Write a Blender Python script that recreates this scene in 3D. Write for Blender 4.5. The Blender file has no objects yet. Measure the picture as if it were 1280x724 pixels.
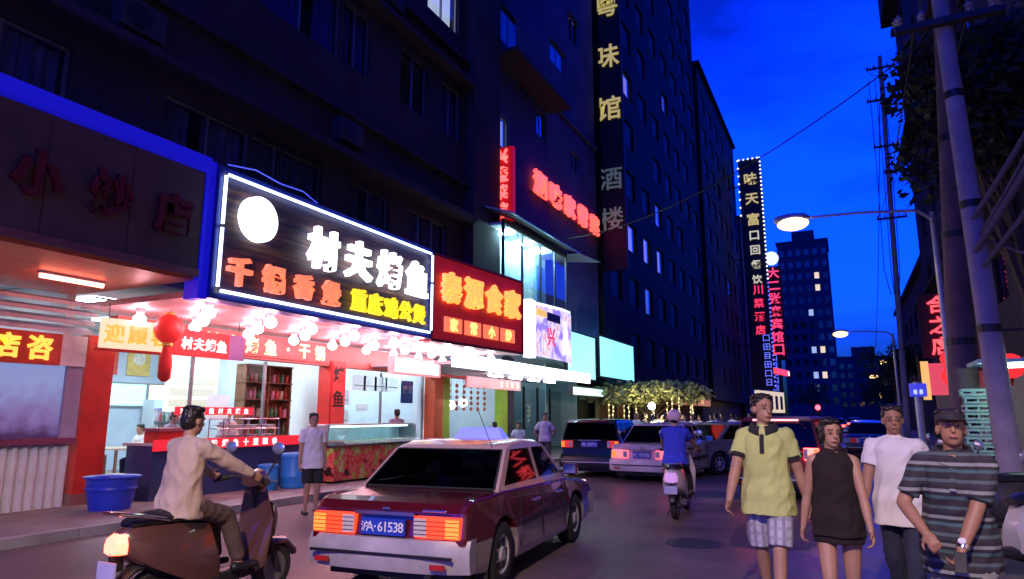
import bpy, bmesh, math, random
from mathutils import noise as _noise
from mathutils import Vector, Matrix
random.seed(7)
R = math.radians
S = bpy.context.scene
C = S.collection

# ------------------------------------------------------------------ camera
cam_d = bpy.data.cameras.new('camera')
cam = bpy.data.objects.new('camera', cam_d)
C.objects.link(cam)
cam_d.sensor_width = 36.0
cam_d.lens = 850.0 / 1280.0 * 36.0
cam_d.clip_start = 0.05
cam_d.clip_end = 3000
cam.location = (0, 0, 1.6)
cam.rotation_euler = (R(90 + 10.53), 0, R(25.91))
S.camera = cam

# ------------------------------------------------------------------ dusk sky
W = bpy.data.worlds.new('World')
S.world = W
W.use_nodes = True
nt = W.node_tree
nt.nodes.clear()
def wn(t, **k):
    n = nt.nodes.new(t)
    for a, b in k.items():
        setattr(n, a, b)
    return n
w_out = wn('ShaderNodeOutputWorld')
w_bg = wn('ShaderNodeBackground')
w_sky = wn('ShaderNodeTexSky', sky_type='NISHITA')
w_sky.sun_disc = False
w_sky.sun_elevation = R(1.0)
w_sky.sun_rotation = R(200)
w_sky.air_density = 1.2
w_sky.dust_density = 0.4
w_sky.ozone_density = 6.0
w_tint = wn('ShaderNodeMixRGB', blend_type='MULTIPLY')
w_tint.inputs[0].default_value = 1.0
w_tint.inputs[2].default_value = (0.35, 2.7, 21.0, 1)
w_tc = wn('ShaderNodeTexCoord')
w_map = wn('ShaderNodeMapping')
w_map.inputs['Scale'].default_value = (1.0, 1.0, 2.6)
w_noise = wn('ShaderNodeTexNoise')
w_noise.inputs['Scale'].default_value = 1.7
w_noise.inputs['Detail'].default_value = 5.0
w_noise.inputs['Roughness'].default_value = 0.55
w_ramp = wn('ShaderNodeValToRGB')
w_ramp.color_ramp.elements[0].position = 0.4
w_ramp.color_ramp.elements[0].color = (0.28, 0.26, 0.26, 1)
w_ramp.color_ramp.elements[1].position = 0.6
w_ramp.color_ramp.elements[1].color = (1.3, 1.25, 1.2, 1)
w_cloud = wn('ShaderNodeMixRGB', blend_type='MULTIPLY')
w_cloud.inputs[0].default_value = 0.9
L_ = nt.links.new
L_(w_sky.outputs[0], w_tint.inputs[1])
L_(w_tc.outputs['Generated'], w_map.inputs[0])
L_(w_map.outputs[0], w_noise.inputs['Vector'])
L_(w_noise.outputs[0], w_ramp.inputs[0])
L_(w_tint.outputs[0], w_cloud.inputs[1])
L_(w_ramp.outputs[0], w_cloud.inputs[2])
L_(w_cloud.outputs[0], w_bg.inputs[0])
w_bg.inputs[1].default_value = 0.15
L_(w_bg.outputs[0], w_out.inputs[0])

S.view_settings.view_transform = 'Standard'
S.view_settings.look = 'None'
S.view_settings.exposure = 0.0
S.view_settings.gamma = 1.0
S.render.engine = 'CYCLES'
S.cycles.use_denoising = True
S.cycles.max_bounces = 6
S.cycles.diffuse_bounces = 3
S.cycles.glossy_bounces = 3
S.cycles.transparent_max_bounces = 10
S.cycles.caustics_reflective = False
S.cycles.caustics_refractive = False
S.cycles.sample_clamp_indirect = 4.0
S.cycles.use_light_tree = True

# ------------------------------------------------------------------ materials
_mats = {}
def M(name, col=(.5, .5, .5), rough=.6, var=.2, scale=3.0, metal=0.0, bump=0.0, spec=.5, coat=0.0):
    if name in _mats:
        return _mats[name]
    m = bpy.data.materials.new(name)
    m.use_nodes = True
    t = m.node_tree
    b = t.nodes['Principled BSDF']
    b.inputs['Roughness'].default_value = rough
    b.inputs['Metallic'].default_value = metal
    b.inputs['Specular IOR Level'].default_value = spec
    b.inputs['Coat Weight'].default_value = coat
    tc = t.nodes.new('ShaderNodeTexCoord')
    nz = t.nodes.new('ShaderNodeTexNoise')
    nz.inputs['Scale'].default_value = scale
    nz.inputs['Detail'].default_value = 6
    nz.inputs['Roughness'].default_value = .6
    rp = t.nodes.new('ShaderNodeValToRGB')
    rp.color_ramp.elements[0].position = .3
    rp.color_ramp.elements[1].position = .72
    rp.color_ramp.elements[0].color = tuple(c * (1 - var) for c in col) + (1,)
    rp.color_ramp.elements[1].color = tuple(min(1, c * (1 + var)) for c in col) + (1,)
    t.links.new(tc.outputs['Object'], nz.inputs['Vector'])
    t.links.new(nz.outputs[0], rp.inputs[0])
    t.links.new(rp.outputs[0], b.inputs['Base Color'])
    if bump:
        bp = t.nodes.new('ShaderNodeBump')
        bp.inputs['Strength'].default_value = bump
        bp.inputs['Distance'].default_value = .02
        n2 = t.nodes.new('ShaderNodeTexNoise')
        n2.inputs['Scale'].default_value = scale * 14
        n2.inputs['Detail'].default_value = 4
        t.links.new(tc.outputs['Object'], n2.inputs['Vector'])
        t.links.new(n2.outputs[0], bp.inputs['Height'])
        t.links.new(bp.outputs[0], b.inputs['Normal'])
    _mats[name] = m
    return m

def E(name, col=(1, 1, 1), strength=1.0, sample=True, base=(.4, .4, .4)):
    """a thing that gives off light"""
    if name in _mats:
        return _mats[name]
    m = bpy.data.materials.new(name)
    m.use_nodes = True
    b = m.node_tree.nodes['Principled BSDF']
    b.inputs['Base Color'].default_value = tuple(base) + (1,)
    b.inputs['Roughness'].default_value = .5
    b.inputs['Emission Color'].default_value = tuple(col) + (1,)
    b.inputs['Emission Strength'].default_value = strength
    if not sample:
        m.cycles.emission_sampling = 'NONE'
    _mats[name] = m
    return m

def glass(name, tint=(.9, .95, 1), refl=.25):
    if name in _mats:
        return _mats[name]
    m = bpy.data.materials.new(name)
    m.use_nodes = True
    t = m.node_tree
    t.nodes.clear()
    o = t.nodes.new('ShaderNodeOutputMaterial')
    mx = t.nodes.new('ShaderNodeMixShader')
    tr = t.nodes.new('ShaderNodeBsdfTransparent')
    tr.inputs[0].default_value = tuple(tint) + (1,)
    gl = t.nodes.new('ShaderNodeBsdfGlossy')
    gl.inputs['Roughness'].default_value = .03
    lw = t.nodes.new('ShaderNodeLayerWeight')
    lw.inputs[0].default_value = .5
    pw = t.nodes.new('ShaderNodeMath'); pw.operation = 'POWER'; pw.inputs[1].default_value = 4.0
    ma = t.nodes.new('ShaderNodeMath'); ma.operation = 'MULTIPLY_ADD'; ma.inputs[1].default_value = .7; ma.inputs[2].default_value = refl * .2
    t.links.new(lw.outputs['Facing'], pw.inputs[0]); t.links.new(pw.outputs[0], ma.inputs[0])
    t.links.new(ma.outputs[0], mx.inputs[0])
    t.links.new(tr.outputs[0], mx.inputs[1])
    t.links.new(gl.outputs[0], mx.inputs[2])
    t.links.new(mx.outputs[0], o.inputs[0])
    _mats[name] = m
    return m

def nodes_of(m):
    return m.node_tree, m.node_tree.nodes['Principled BSDF']

def stripe_mat(name, cols, axis=2, freq=18.0, rough=.8, noise=.0):
    """horizontal or vertical woven stripes of several colours (object space)"""
    if name in _mats:
        return _mats[name]
    m = M(name, cols[0], rough, 0)
    t, b = nodes_of(m)
    tc = t.nodes.new('ShaderNodeTexCoord')
    sp = t.nodes.new('ShaderNodeSeparateXYZ')
    mu = t.nodes.new('ShaderNodeMath'); mu.operation = 'MULTIPLY'; mu.inputs[1].default_value = freq
    fr = t.nodes.new('ShaderNodeMath'); fr.operation = 'FRACT'
    rp = t.nodes.new('ShaderNodeValToRGB')
    rp.color_ramp.interpolation = 'CONSTANT'
    els = rp.color_ramp.elements
    while len(els) < len(cols):
        els.new(.5)
    for i, c in enumerate(cols):
        els[i].position = i / len(cols)
        els[i].color = tuple(c) + (1,)
    t.links.new(tc.outputs['Object'], sp.inputs[0])
    t.links.new(sp.outputs[axis], mu.inputs[0])
    t.links.new(mu.outputs[0], fr.inputs[0])
    t.links.new(fr.outputs[0], rp.inputs[0])
    t.links.new(rp.outputs[0], b.inputs['Base Color'])
    return m

def check_mat(name, c1, c2, c3):
    """checked cloth: two crossing stripe sets"""
    if name in _mats:
        return _mats[name]
    m = M(name, c1, .85, 0)
    t, b = nodes_of(m)
    tc = t.nodes.new('ShaderNodeTexCoord')
    sp = t.nodes.new('ShaderNodeSeparateXYZ')
    t.links.new(tc.outputs['Object'], sp.inputs[0])
    outs = []
    for ax, f in ((0, 16.0), (2, 14.0)):
        mu = t.nodes.new('ShaderNodeMath'); mu.operation = 'MULTIPLY'; mu.inputs[1].default_value = f
        fr = t.nodes.new('ShaderNodeMath'); fr.operation = 'FRACT'
        gt = t.nodes.new('ShaderNodeMath'); gt.operation = 'GREATER_THAN'; gt.inputs[1].default_value = .62
        t.links.new(sp.outputs[ax], mu.inputs[0]); t.links.new(mu.outputs[0], fr.inputs[0]); t.links.new(fr.outputs[0], gt.inputs[0])
        outs.append(gt)
    m1 = t.nodes.new('ShaderNodeMixRGB'); m1.inputs[1].default_value = tuple(c1) + (1,); m1.inputs[2].default_value = tuple(c2) + (1,)
    m2 = t.nodes.new('ShaderNodeMixRGB'); m2.inputs[2].default_value = tuple(c3) + (1,)
    hm = t.nodes.new('ShaderNodeMath'); hm.operation = 'MULTIPLY'; hm.inputs[1].default_value = .6
    t.links.new(outs[0].outputs[0], m1.inputs[0])
    t.links.new(outs[1].outputs[0], hm.inputs[0])
    t.links.new(hm.outputs[0], m2.inputs[0])
    t.links.new(m1.outputs[0], m2.inputs[1])
    t.links.new(m2.outputs[0], b.inputs['Base Color'])
    return m

# ------------------------------------------------------------------ mesh builder
class MB:
    def __init__(s):
        s.v = []; s.f = []
    def add(s, vs, fs):
        o = len(s.v)
        s.v += [tuple(p) for p in vs]
        s.f += [tuple(i + o for i in q) for q in fs]
        return s
    def box(s, x0, x1, y0, y1, z0, z1):
        if x0 > x1: x0, x1 = x1, x0
        if y0 > y1: y0, y1 = y1, y0
        if z0 > z1: z0, z1 = z1, z0
        return s.add([(x0, y0, z0), (x1, y0, z0), (x1, y1, z0), (x0, y1, z0), (x0, y0, z1), (x1, y0, z1), (x1, y1, z1), (x0, y1, z1)],
                     [(0, 3, 2, 1), (4, 5, 6, 7), (0, 1, 5, 4), (1, 2, 6, 5), (2, 3, 7, 6), (3, 0, 4, 7)])
    def hexa(s, p):
        """eight corners: bottom ring then top ring"""
        return s.add(p, [(0, 3, 2, 1), (4, 5, 6, 7), (0, 1, 5, 4), (1, 2, 6, 5), (2, 3, 7, 6), (3, 0, 4, 7)])
    def loft(s, rings, cap=True):
        n = len(rings[0]); o = len(s.v)
        for r in rings:
            s.v += [tuple(p) for p in r]
        for i in range(len(rings) - 1):
            for j in range(n):
                a = o + i * n + j; b = o + i * n + (j + 1) % n
                s.f.append((a, b, b + n, a + n))
        if cap:
            s.f.append(tuple(o + j for j in range(n))[::-1])
            s.f.append(tuple(o + (len(rings) - 1) * n + j for j in range(n)))
        return s
    def tube(s, pts, rad, n=8, cap=True):
        pts = [Vector(p) for p in pts]
        if not hasattr(rad, '__len__'):
            rad = [rad] * len(pts)
        rings = []
        up = None
        for i, p in enumerate(pts):
            d = (pts[min(i + 1, len(pts) - 1)] - pts[max(i - 1, 0)])
            d = d.normalized() if d.length > 1e-9 else Vector((0, 0, 1))
            if up is None:
                up = Vector((0, 0, 1)) if abs(d.z) < .9 else Vector((0, 1, 0))
            u = d.cross(up).normalized()
            w = u.cross(d).normalized()
            up = w
            rings.append([p + (u * math.cos(a) + w * math.sin(a)) * rad[i] for a in [2 * math.pi * k / n for k in range(n)]])
        return s.loft(rings, cap)
    def capsule(s, a, b, ra, rb, n=10):
        a = Vector(a); b = Vector(b)
        d = (b - a)
        if d.length < 1e-6:
            return s.ell(a, (ra, ra, ra))
        d.normalize()
        pts = []; rs = []
        for k in range(0, 4):
            t = math.pi / 2 * (k / 3.0)
            pts.append(a - d * ra * math.cos(t)); rs.append(max(ra * math.sin(t), ra * .05))
        for k in range(0, 4):
            t = math.pi / 2 * (k / 3.0)
            pts.append(b + d * rb * math.sin(t)); rs.append(max(rb * math.cos(t), rb * .05))
        return s.tube(pts, rs, n)
    def ell(s, c, r, nu=14, nv=9, m=None):
        c = Vector(c); rings = []
        for i in range(nv + 1):
            t = math.pi * (i / nv); t = min(max(t, .06), math.pi - .06)
            rg = []
            for j in range(nu):
                a = 2 * math.pi * j / nu
                p = Vector((r[0] * math.sin(t) * math.cos(a), r[1] * math.sin(t) * math.sin(a), -r[2] * math.cos(t)))
                if m is not None:
                    p = m @ p
                rg.append(c + p)
            rings.append(rg)
        return s.loft(rings)
    def lathe(s, prof, c, axis='x', n=24):
        """prof: (along axis, radius)"""
        rings = []
        c = Vector(c)
        for h, r in prof:
            rg = []
            for j in range(n):
                a = 2 * math.pi * j / n
                if axis == 'x': p = Vector((h, r * math.cos(a), r * math.sin(a)))
                elif axis == 'y': p = Vector((r * math.sin(a), h, r * math.cos(a)))
                else: p = Vector((r * math.cos(a), r * math.sin(a), h))
                rg.append(c + p)
            rings.append(rg)
        return s.loft(rings)
    def quad(s, a, b, c, d):
        return s.add([a, b, c, d], [(0, 1, 2, 3)])
    def slab(s, pts, d):
        """closed plate: polygon pts pushed along vector d"""
        n = len(pts); d = Vector(d)
        vs = [Vector(p) for p in pts] + [Vector(p) + d for p in pts]
        fs = [tuple(range(n))[::-1], tuple(range(n, 2 * n))] + [(i, (i + 1) % n, (i + 1) % n + n, i + n) for i in range(n)]
        return s.add(vs, fs)
    def mesh(s, name, smooth=None):
        me = bpy.data.meshes.new(name)
        me.from_pydata(s.v, [], s.f)
        bm = bmesh.new(); bm.from_mesh(me)
        bmesh.ops.recalc_face_normals(bm, faces=bm.faces)
        bm.to_mesh(me); bm.free()
        if smooth:
            me.polygons.foreach_set('use_smooth', [True] * len(me.polygons))
            try:
                me.set_sharp_from_angle(angle=R(smooth))
            except Exception:
                pass
        return me
    def build(s, name, mat, parent=None, smooth=None, bevel=0, seg=2, loc=None, rotz=None):
        o = link(name, s.mesh(name, smooth), mat, parent)
        if bevel:
            b = o.modifiers.new('bevel', 'BEVEL')
            b.width = bevel; b.segments = seg; b.limit_method = 'ANGLE'; b.angle_limit = R(35)
        if loc is not None: o.location = loc
        if rotz is not None: o.rotation_euler.z = rotz
        return o

def link(name, me, mat, parent=None):
    o = bpy.data.objects.new(name, me)
    if mat is not None:
        if not len(me.materials):
            me.materials.append(mat)
        elif me.materials[0] != mat:
            o.material_slots[0].link = 'OBJECT'
            o.material_slots[0].material = mat
    C.objects.link(o)
    if parent is not None:
        o.parent = parent
    return o

def tag(o, label=None, cat=None, group=None, kind=None):
    if label: o['label'] = label
    if cat: o['category'] = cat
    if group: o['group'] = group
    if kind: o['kind'] = kind
    return o

def thing(name, label, cat, loc=(0, 0, 0), rotz=0, group=None):
    o = bpy.data.objects.new(name, None)
    o.empty_display_size = .2
    C.objects.link(o)
    o.location = loc
    o.rotation_euler = (0, 0, rotz)
    return tag(o, label, cat, group)

def copy_tree(o, parent=None):
    c = o.copy()
    C.objects.link(c)
    c.parent = parent
    for ch in list(o.children):
        copy_tree(ch, c)
    return c

# ------------------------------------------------------------------ lettering (flat characters cut from the built-in typeface)
_gl = {}
def glyph(ch, bold=.018):
    k = (ch, bold)
    if k in _gl:
        return _gl[k]
    cu = bpy.data.curves.new('t', 'FONT')
    cu.body = ch
    cu.size = 1.0
    cu.resolution_u = 2
    cu.offset = bold
    cu.extrude = .5
    ob = bpy.data.objects.new('t', cu)
    C.objects.link(ob)
    dg = bpy.context.evaluated_depsgraph_get()
    me = bpy.data.meshes.new_from_object(ob.evaluated_get(dg))
    bpy.data.objects.remove(ob)
    bpy.data.curves.remove(cu)
    if len(me.vertices):
        xs = [v.co.x for v in me.vertices]; ys = [v.co.y for v in me.vertices]
        cx, cy = (min(xs) + max(xs)) / 2, (min(ys) + max(ys)) / 2
        s = 1.0 / max(max(xs) - min(xs), max(ys) - min(ys), 1e-6)
        for v in me.vertices:
            x, y, z = v.co
            v.co = ((x - cx) * s, -z, (y - cy) * s)
    me.name = 'character'
    me.materials.clear()
    _gl[k] = me
    return me

def text(parent, s, cx, cz, size, mat, y=-.05, step=None, vertical=False, depth=.03, bold=.018, sx=1.0, slant=0.0):
    """characters as single parts on a sign whose front faces local -y"""
    step = step or size * 1.08
    n = len(s)
    for i, ch in enumerate(s):
        if ch == ' ':
            continue
        me = glyph(ch, bold)
        o = bpy.data.objects.new('character', me)
        if not len(me.materials):
            me.materials.append(mat)
        C.objects.link(o)
        o.material_slots[0].link = 'OBJECT'
        o.material_slots[0].material = mat
        o.parent = parent
        k = i - (n - 1) / 2
        o.location = (cx, y, cz - k * step) if vertical else (cx + k * step, y, cz + slant * k)
        sm = .75 if ch in '·.-' else 1.0
        o.scale = (size * sx * sm * (1 if ch not in '·' else .3), depth, size * sm * (1 if ch not in '·' else .3))

# ------------------------------------------------------------------ palette
asphalt = M('asphalt', (.15, .108, .105), .5, .4, .7, bump=.35, spec=.22)
concrete = M('concrete', (.3, .29, .29), .8, .3, 1.5, bump=.4)
paver = M('paver', (.2, .19, .2), .7, .35, 2.0, bump=.3)
plaster = M('old_plaster', (.045, .035, .05), .9, .35, .8, bump=.3)
plaster_blue = M('blue_plaster', (.07, .08, .24), .9, .3, .6, bump=.3)
dark_stone = M('dark_cladding', (.007, .0095, .0085), .7, .4, .5, spec=.15)
dark_wall = M('dark_render', (.05, .045, .06), .9, .3, .7)
grey_plaster = M('grey_violet_plaster', (.13, .1, .13), .9, .3, .6)
alu = M('aluminium', (.35, .36, .38), .4, .15, 4, metal=.7)
dark_metal = M('dark_metal', (.04, .04, .045), .5, .2, 5, metal=.5)
pale_metal = M('pale_metal', (.55, .56, .6), .45, .15, 5, metal=.3)
curtain = M('curtain_cloth', (.3, .3, .42), .9, .25, 3)
curtain_blue = M('blue_curtain_cloth', (.1, .14, .6), .9, .25, 3)
red_paint = M('red_paint', (.55, .03, .025), .5, .2, 3)
orange_red = M('orange_red_paint', (.7, .1, .03), .5, .15, 3)
lime = M('lime_paint', (.35, .55, .04), .5, .15, 3)
white_wall = M('white_wall', (.68, .72, .76), .75, .12, 1.2)
cool_wall = M('pale_blue_wall', (.5, .6, .7), .7, .12, 1.2)
wood = M('brown_wood', (.22, .1, .05), .6, .3, 4)
black_plastic = M('black_plastic', (.015, .015, .018), .4, .2, 5)
window_glass = glass('window_glass', (.75, .8, .9), .35)
clear_glass = glass('shopfront_glass', (.93, .97, 1), .12)
dark_glass = M('dark_glass', (.01, .012, .018), .06, .1, 2, spec=.8)
rubber = M('rubber', (.02, .02, .02), .8, .2, 6)
chrome = M('chrome', (.75, .75, .78), .15, .05, 4, metal=1)
tube_white = E('lamp_white', (1, .93, .95), 14)
tube_cool = E('lamp_cool', (.8, .94, 1), 9)
tube_pink = E('lamp_pink', (1, .45, .5), 10)
cyan_room = E('lamp_cyan', (.55, .97, 1), 190)
neon_blue = E('neon_blue_white', (.38, .55, 1), 5.5)
neon_white = E('letter_white', (.92, .93, 1), 2.6)
neon_orange = E('letter_orange', (1, .2, .09), 1.25, base=(.8, .3, .2))
neon_yellow = E('letter_yellow', (1, .75, .02), 1.15, base=(.8, .6, .05))
neon_amber = E('letter_amber', (1, .26, .035), 2.2)
neon_red = E('letter_red', (1, .06, .035), 3.0)
neon_red_dim = E('letter_red_dim', (1, .03, .04), 1.3, False)
neon_red_far = E('letter_red_far', (1, .05, .1), 1.2, False)
gold_dim = E('letter_gold', (.7, .55, .08), .75, False)
green_dim = E('letter_green', (.1, .2, .03), .28, False)
led_blue = E('led_blue', (.12, .16, 1), 1.3, False)
led_white = E('led_white', (.75, .8, 1), 2.0, False)
lit_cyan = E('lit_panel_cyan', (.3, .92, .95), 1.25)
win_white = E('lit_window_white', (.85, .9, 1), .9, False)
win_green = E('lit_window_green', (.5, .6, .4), .28, False)
win_amber = E('lit_window_amber', (1, .8, .4), .5, False)
win_warm = E('lit_window_warm', (1, .78, .35), .9, False)
win_cool = E('lit_window_cool', (.6, .75, 1), .6, False)

# ------------------------------------------------------------------ ground, road, pavements
g = MB().box(-1500, 1500, -600, 1500, -.5, 0).build('ground', M('earth', (.06, .06, .06), .9, .3, .2))
tag(g, kind='structure')
m = MB().quad((-9.3, -30, .004), (1.7, -30, .004), (1.7, 420, .004), (-9.3, 420, .004))
road = tag(m.build('road', asphalt), kind='structure')
t, b = nodes_of(asphalt)
_tc = t.nodes.new('ShaderNodeTexCoord'); _n = t.nodes.new('ShaderNodeTexNoise'); _n.inputs['Scale'].default_value = .35; _n.inputs['Detail'].default_value = 8
_mr = t.nodes.new('ShaderNodeMapRange'); _mr.inputs[1].default_value = .35; _mr.inputs[2].default_value = .68; _mr.inputs[3].default_value = .3; _mr.inputs[4].default_value = .6
t.links.new(_tc.outputs['Object'], _n.inputs['Vector']); t.links.new(_n.outputs[0], _mr.inputs[0]); t.links.new(_mr.outputs[0], b.inputs['Roughness'])
pv = tag(MB().box(-19, -9.47, -30, 140, .001, .12).build('pavement', paver), kind='structure')
pv = tag(MB().box(1.87, 12, -30, 140, .001, .12).build('pavement', paver), kind='structure')
for nm, x in (('kerb', -9.385), ('kerb', 1.785)):
    k = bpy.data.objects.new(nm, None); C.objects.link(k); k.location = (x, 0, 0); tag(k, kind='structure')
    km = MB().box(-.082, .082, -.492, .492, .001, .135).mesh('kerb_stone')
    for i in range(2, 46):
        o = link('kerb_stone', km, concrete, k); o.location = (0, i + .5, random.uniform(-.004, .004)); o.rotation_euler.z = random.uniform(-.004, .004)

# ------------------------------------------------------------------ buildings
def wall_holes(mb, a0, a1, z0, z1, holes, fn):
    """wall sheet with openings: boxes laid out on a grid; fn(a0,a1,z0,z1) adds one box"""
    A = sorted({a0, a1} | {h[0] for h in holes} | {h[1] for h in holes})
    Zs = sorted({z0, z1} | {h[2] for h in holes} | {h[3] for h in holes})
    A = [a for a in A if a0 <= a <= a1]; Zs = [z for z in Zs if z0 <= z <= z1]
    for i in range(len(A) - 1):
        run = None
        for j in range(len(Zs) - 1):
            ca, cz = (A[i] + A[i + 1]) / 2, (Zs[j] + Zs[j + 1]) / 2
            hole = any(h[0] < ca < h[1] and h[2] < cz < h[3] for h in holes)
            if hole:
                if run is not None:
                    fn(A[i], A[i + 1], run, Zs[j]); run = None
            elif run is None:
                run = Zs[j]
        if run is not None:
            fn(A[i], A[i + 1], run, Zs[-1])

def window(parent, x, y0, y1, z0, z1, side=1, sashes=2, cur=None, lit=None, frame=alu, bars=False, glassm=None):
    """window in a wall facing +x (side=1) or -x (side=-1): frame > pane, curtain, bar"""
    d = -side
    xi = x + d * .1
    mb = MB(); t_ = .05
    mb.box(xi, xi + d * .06, y0, y1, z0, z0 + t_); mb.box(xi, xi + d * .06, y0, y1, z1 - t_, z1)
    for k in range(sashes + 1):
        yy = y0 + (y1 - y0 - t_) * k / sashes
        mb.box(xi - d * .003, xi + d * .063, yy, yy + t_, z0 + t_, z1 - t_)
    w = mb.build('window', frame, parent)
    for k in range(sashes):
        a = y0 + (y1 - y0 - t_) * k / sashes + t_; b_ = y0 + (y1 - y0 - t_) * (k + 1) / sashes
        MB().box(xi + d * .02, xi + d * .03, a, b_, z0 + t_, z1 - t_).build('pane', glassm or window_glass, w)
    if cur is not None or lit is not None:
        mb = MB(); n = max(8, int((y1 - y0) / .06))
        skip0 = random.uniform(.35, .6)
        pts = []
        for k in range(n + 1):
            f = k / n
            pts.append((xi + d * (.22 + .045 * math.sin(k * 1.9) + .02 * math.sin(k * .7)), y0 + (y1 - y0) * f))
        vs = []; fs = []
        for px, py in pts:
            vs += [(px, py, z0), (px, py, z1)]
        for k in range(n):
            f = k / n
            if lit is None and skip0 < f < skip0 + .12:
                continue
            fs.append((2 * k, 2 * k + 2, 2 * k + 3, 2 * k + 1))
        mb.add(vs, fs)
        mb.build('curtain', lit or cur, w)
    if bars:
        mb = MB()
        k = y0 + .1
        while k < y1:
            mb.box(x + side * .03, x + side * .045, k, k + .015, z0 - .05, z1 + .05); k += .13
        for zz in (z0 - .05, (z0 + z1) / 2, z1 + .04):
            mb.box(x + side * .022, x + side * .03, y0, y1, zz, zz + .03)
        mb.build('window_bars', dark_metal, w)
    return w

def apartment(label, name, x, y0, y1, z0, z1, side, wmat, wins, depth=9, ledges=(), roof_over=.3):
    b_ = thing(name, label, 'building', (0, 0, 0))
    d = -side
    mb = MB()
    wall_holes(mb, y0, y1, z0, z1, [(w[0], w[1], w[2], w[3]) for w in wins], lambda a, b, c, e: mb.box(x, x + d * .3, a, b, c, e))
    mb.build('wall', wmat, b_)
    mb = MB()
    mb.box(x + d * .303, x + d * depth, y0, y0 + .25, z0, z1); mb.box(x + d * .303, x + d * depth, y1 - .25, y1, z0, z1)
    mb.box(x + d * depth, x + d * (depth + .25), y0, y1, z0, z1)
    mb.build('side_wall', wmat, b_)
    MB().box(x + d * 1.3, x + d * 1.4, y0 + .26, y1 - .26, z0 + .02, z1 - .02).build('room_partition', dark_wall, b_)
    MB().box(x + side * roof_over, x + d * (depth + .3), y0 - .1, y1 + .1, z1 + .003, z1 + .35).build('roof', wmat, b_)
    for lz, lh, lo in ledges:
        MB().box(x + side * .003, x + side * lo, y0 + .01, y1 - .01, lz, lz + lh).build('ledge', wmat, b_)
    for w in wins:
        kw = w[4] if len(w) > 4 else {}
        window(b_, x, w[0], w[1], w[2], w[3], side, **kw)
    return b_

U = -10.8
wins1 = []
for (a, b_) in ((-4.5, -1.2), (.6, 2.0), (3.0, 6.0), (7.7, 9.7), (9.75, 11.9), (13.0, 14.6), (15.4, 17.6)):
    wins1.append((a, b_, 5.9, 7.45, dict(sashes=2 + int(b_ - a > 2), cur=curtain, bars=(a in (9.75, 13.0)))))
for (a, b_, c) in ((1.0, 3.0, None), (4.2, 6.4, curtain), (9.6, 12.3, curtain_blue), (12.36, 13.5, curtain_blue), (14.9, 16.3, None), (17.1, 18.3, curtain_blue)):
    wins1.append((a, b_, 10.45, 12.2, dict(sashes=2, cur=c)))
for (a, b_, c) in ((6, 8.2, curtain), (10, 12.3, curtain), (13.5, 15.4, None), (16.2, 18.1, 'lit')):
    wins1.append((a, b_, 14.2, 16.0, dict(sashes=2, cur=None if c == 'lit' else c, lit=win_white if c == 'lit' else None)))
bld1 = apartment('dark violet plastered apartment block with curtained windows above the grilled fish restaurant', 'apartment_building', U, -8, 18.6, 4.15, 24, 1, plaster, wins1,
                 ledges=((9.0, .14, .18), (7.75, .18, .5), (12.5, .16, .4), (13.35, .12, .18)))
# ground floor of the block: shop floor, ceiling, walls, pillars
mb = MB().box(-19.2, -11.1, -8, 18.6, 3.95, 4.14); mb.build('shop_ceiling', white_wall, bld1)
MB().box(-18.9, -18.6, -8, 24.5, .121, 3.94).build('back_wall', cool_wall, bld1)
for y in (7.2, 14.6, 18.8):
    MB().box(-18.59, -12.2, y, y + .14, .121, 3.94).build('partition_wall', white_wall, bld1)
for (a, c, mt) in ((7.45, 7.95, red_paint), (13.75, 14.35, red_paint), (18.75, 19.25, orange_red)):
    MB().box(-12.25, -11.85, a, c, .121, 3.0).build('pillar', mt, bld1, bevel=.01)
    MB().box(-12.28, -11.82, a - .03, c + .03, .121, .3).build('pillar_base', M('pillar_base', (.25, .1, .1), .6), bld1)
# header beams over the shop openings
MB().box(-12.15, -11.9, 7.96, 18.74, 2.86, 3.42).build('header_beam', M('header_board', (.55, .12, .1), .5), bld1)
MB().box(-12.3, -9.35, 7.5, 19.2, 3.5, 3.6).build('soffit', M('soffit_panel', (.75, .5, .53), .5, .15, 1.5), bld1)
MB().box(-12.3, -9.2, -6, 7.35, 3.72, 3.8).build('soffit', M('soffit_red_panel', (.75, .2, .15), .45, .2, 1.5), bld1)

# building B: blue plastered block with the glass bay
winsB = [(20.9, 22.3, 11.6, 12.9, dict(sashes=2, lit=win_cool)), (24.9, 26.0, 13.4, 14.6, {}), (29.0, 30.2, 13.2, 14.2, dict(cur=curtain)), (21.3, 23.5, 16, 17.6, {}),
         (26.5, 28.5, 17.2, 18.8, dict(cur=curtain_blue)), (23.5, 25.2, 20.4, 22, dict(cur=curtain_blue)), (29, 30.5, 20, 21.6, {})]
bldB = apartment('blue plastered block carrying the slanting red characters', 'apartment_building', U - .15, 20.6, 32.6, 4.1, 30, 1, plaster_blue, winsB, ledges=((15.4, .2, .12),))
MB().box(U - 1.4, U + .35, 18.65, 20.55, 4.1, 30).build('stair_tower', dark_wall, bldB)
MB().box(U - .147, U + .9, 20.8, 26.4, 14.9, 15.05).build('balcony_slab', dark_wall, bldB)
MB().box(U + .84, U + .9, 20.8, 26.4, 15.053, 16.1).build('balcony_parapet', plaster_blue, bldB)
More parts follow.
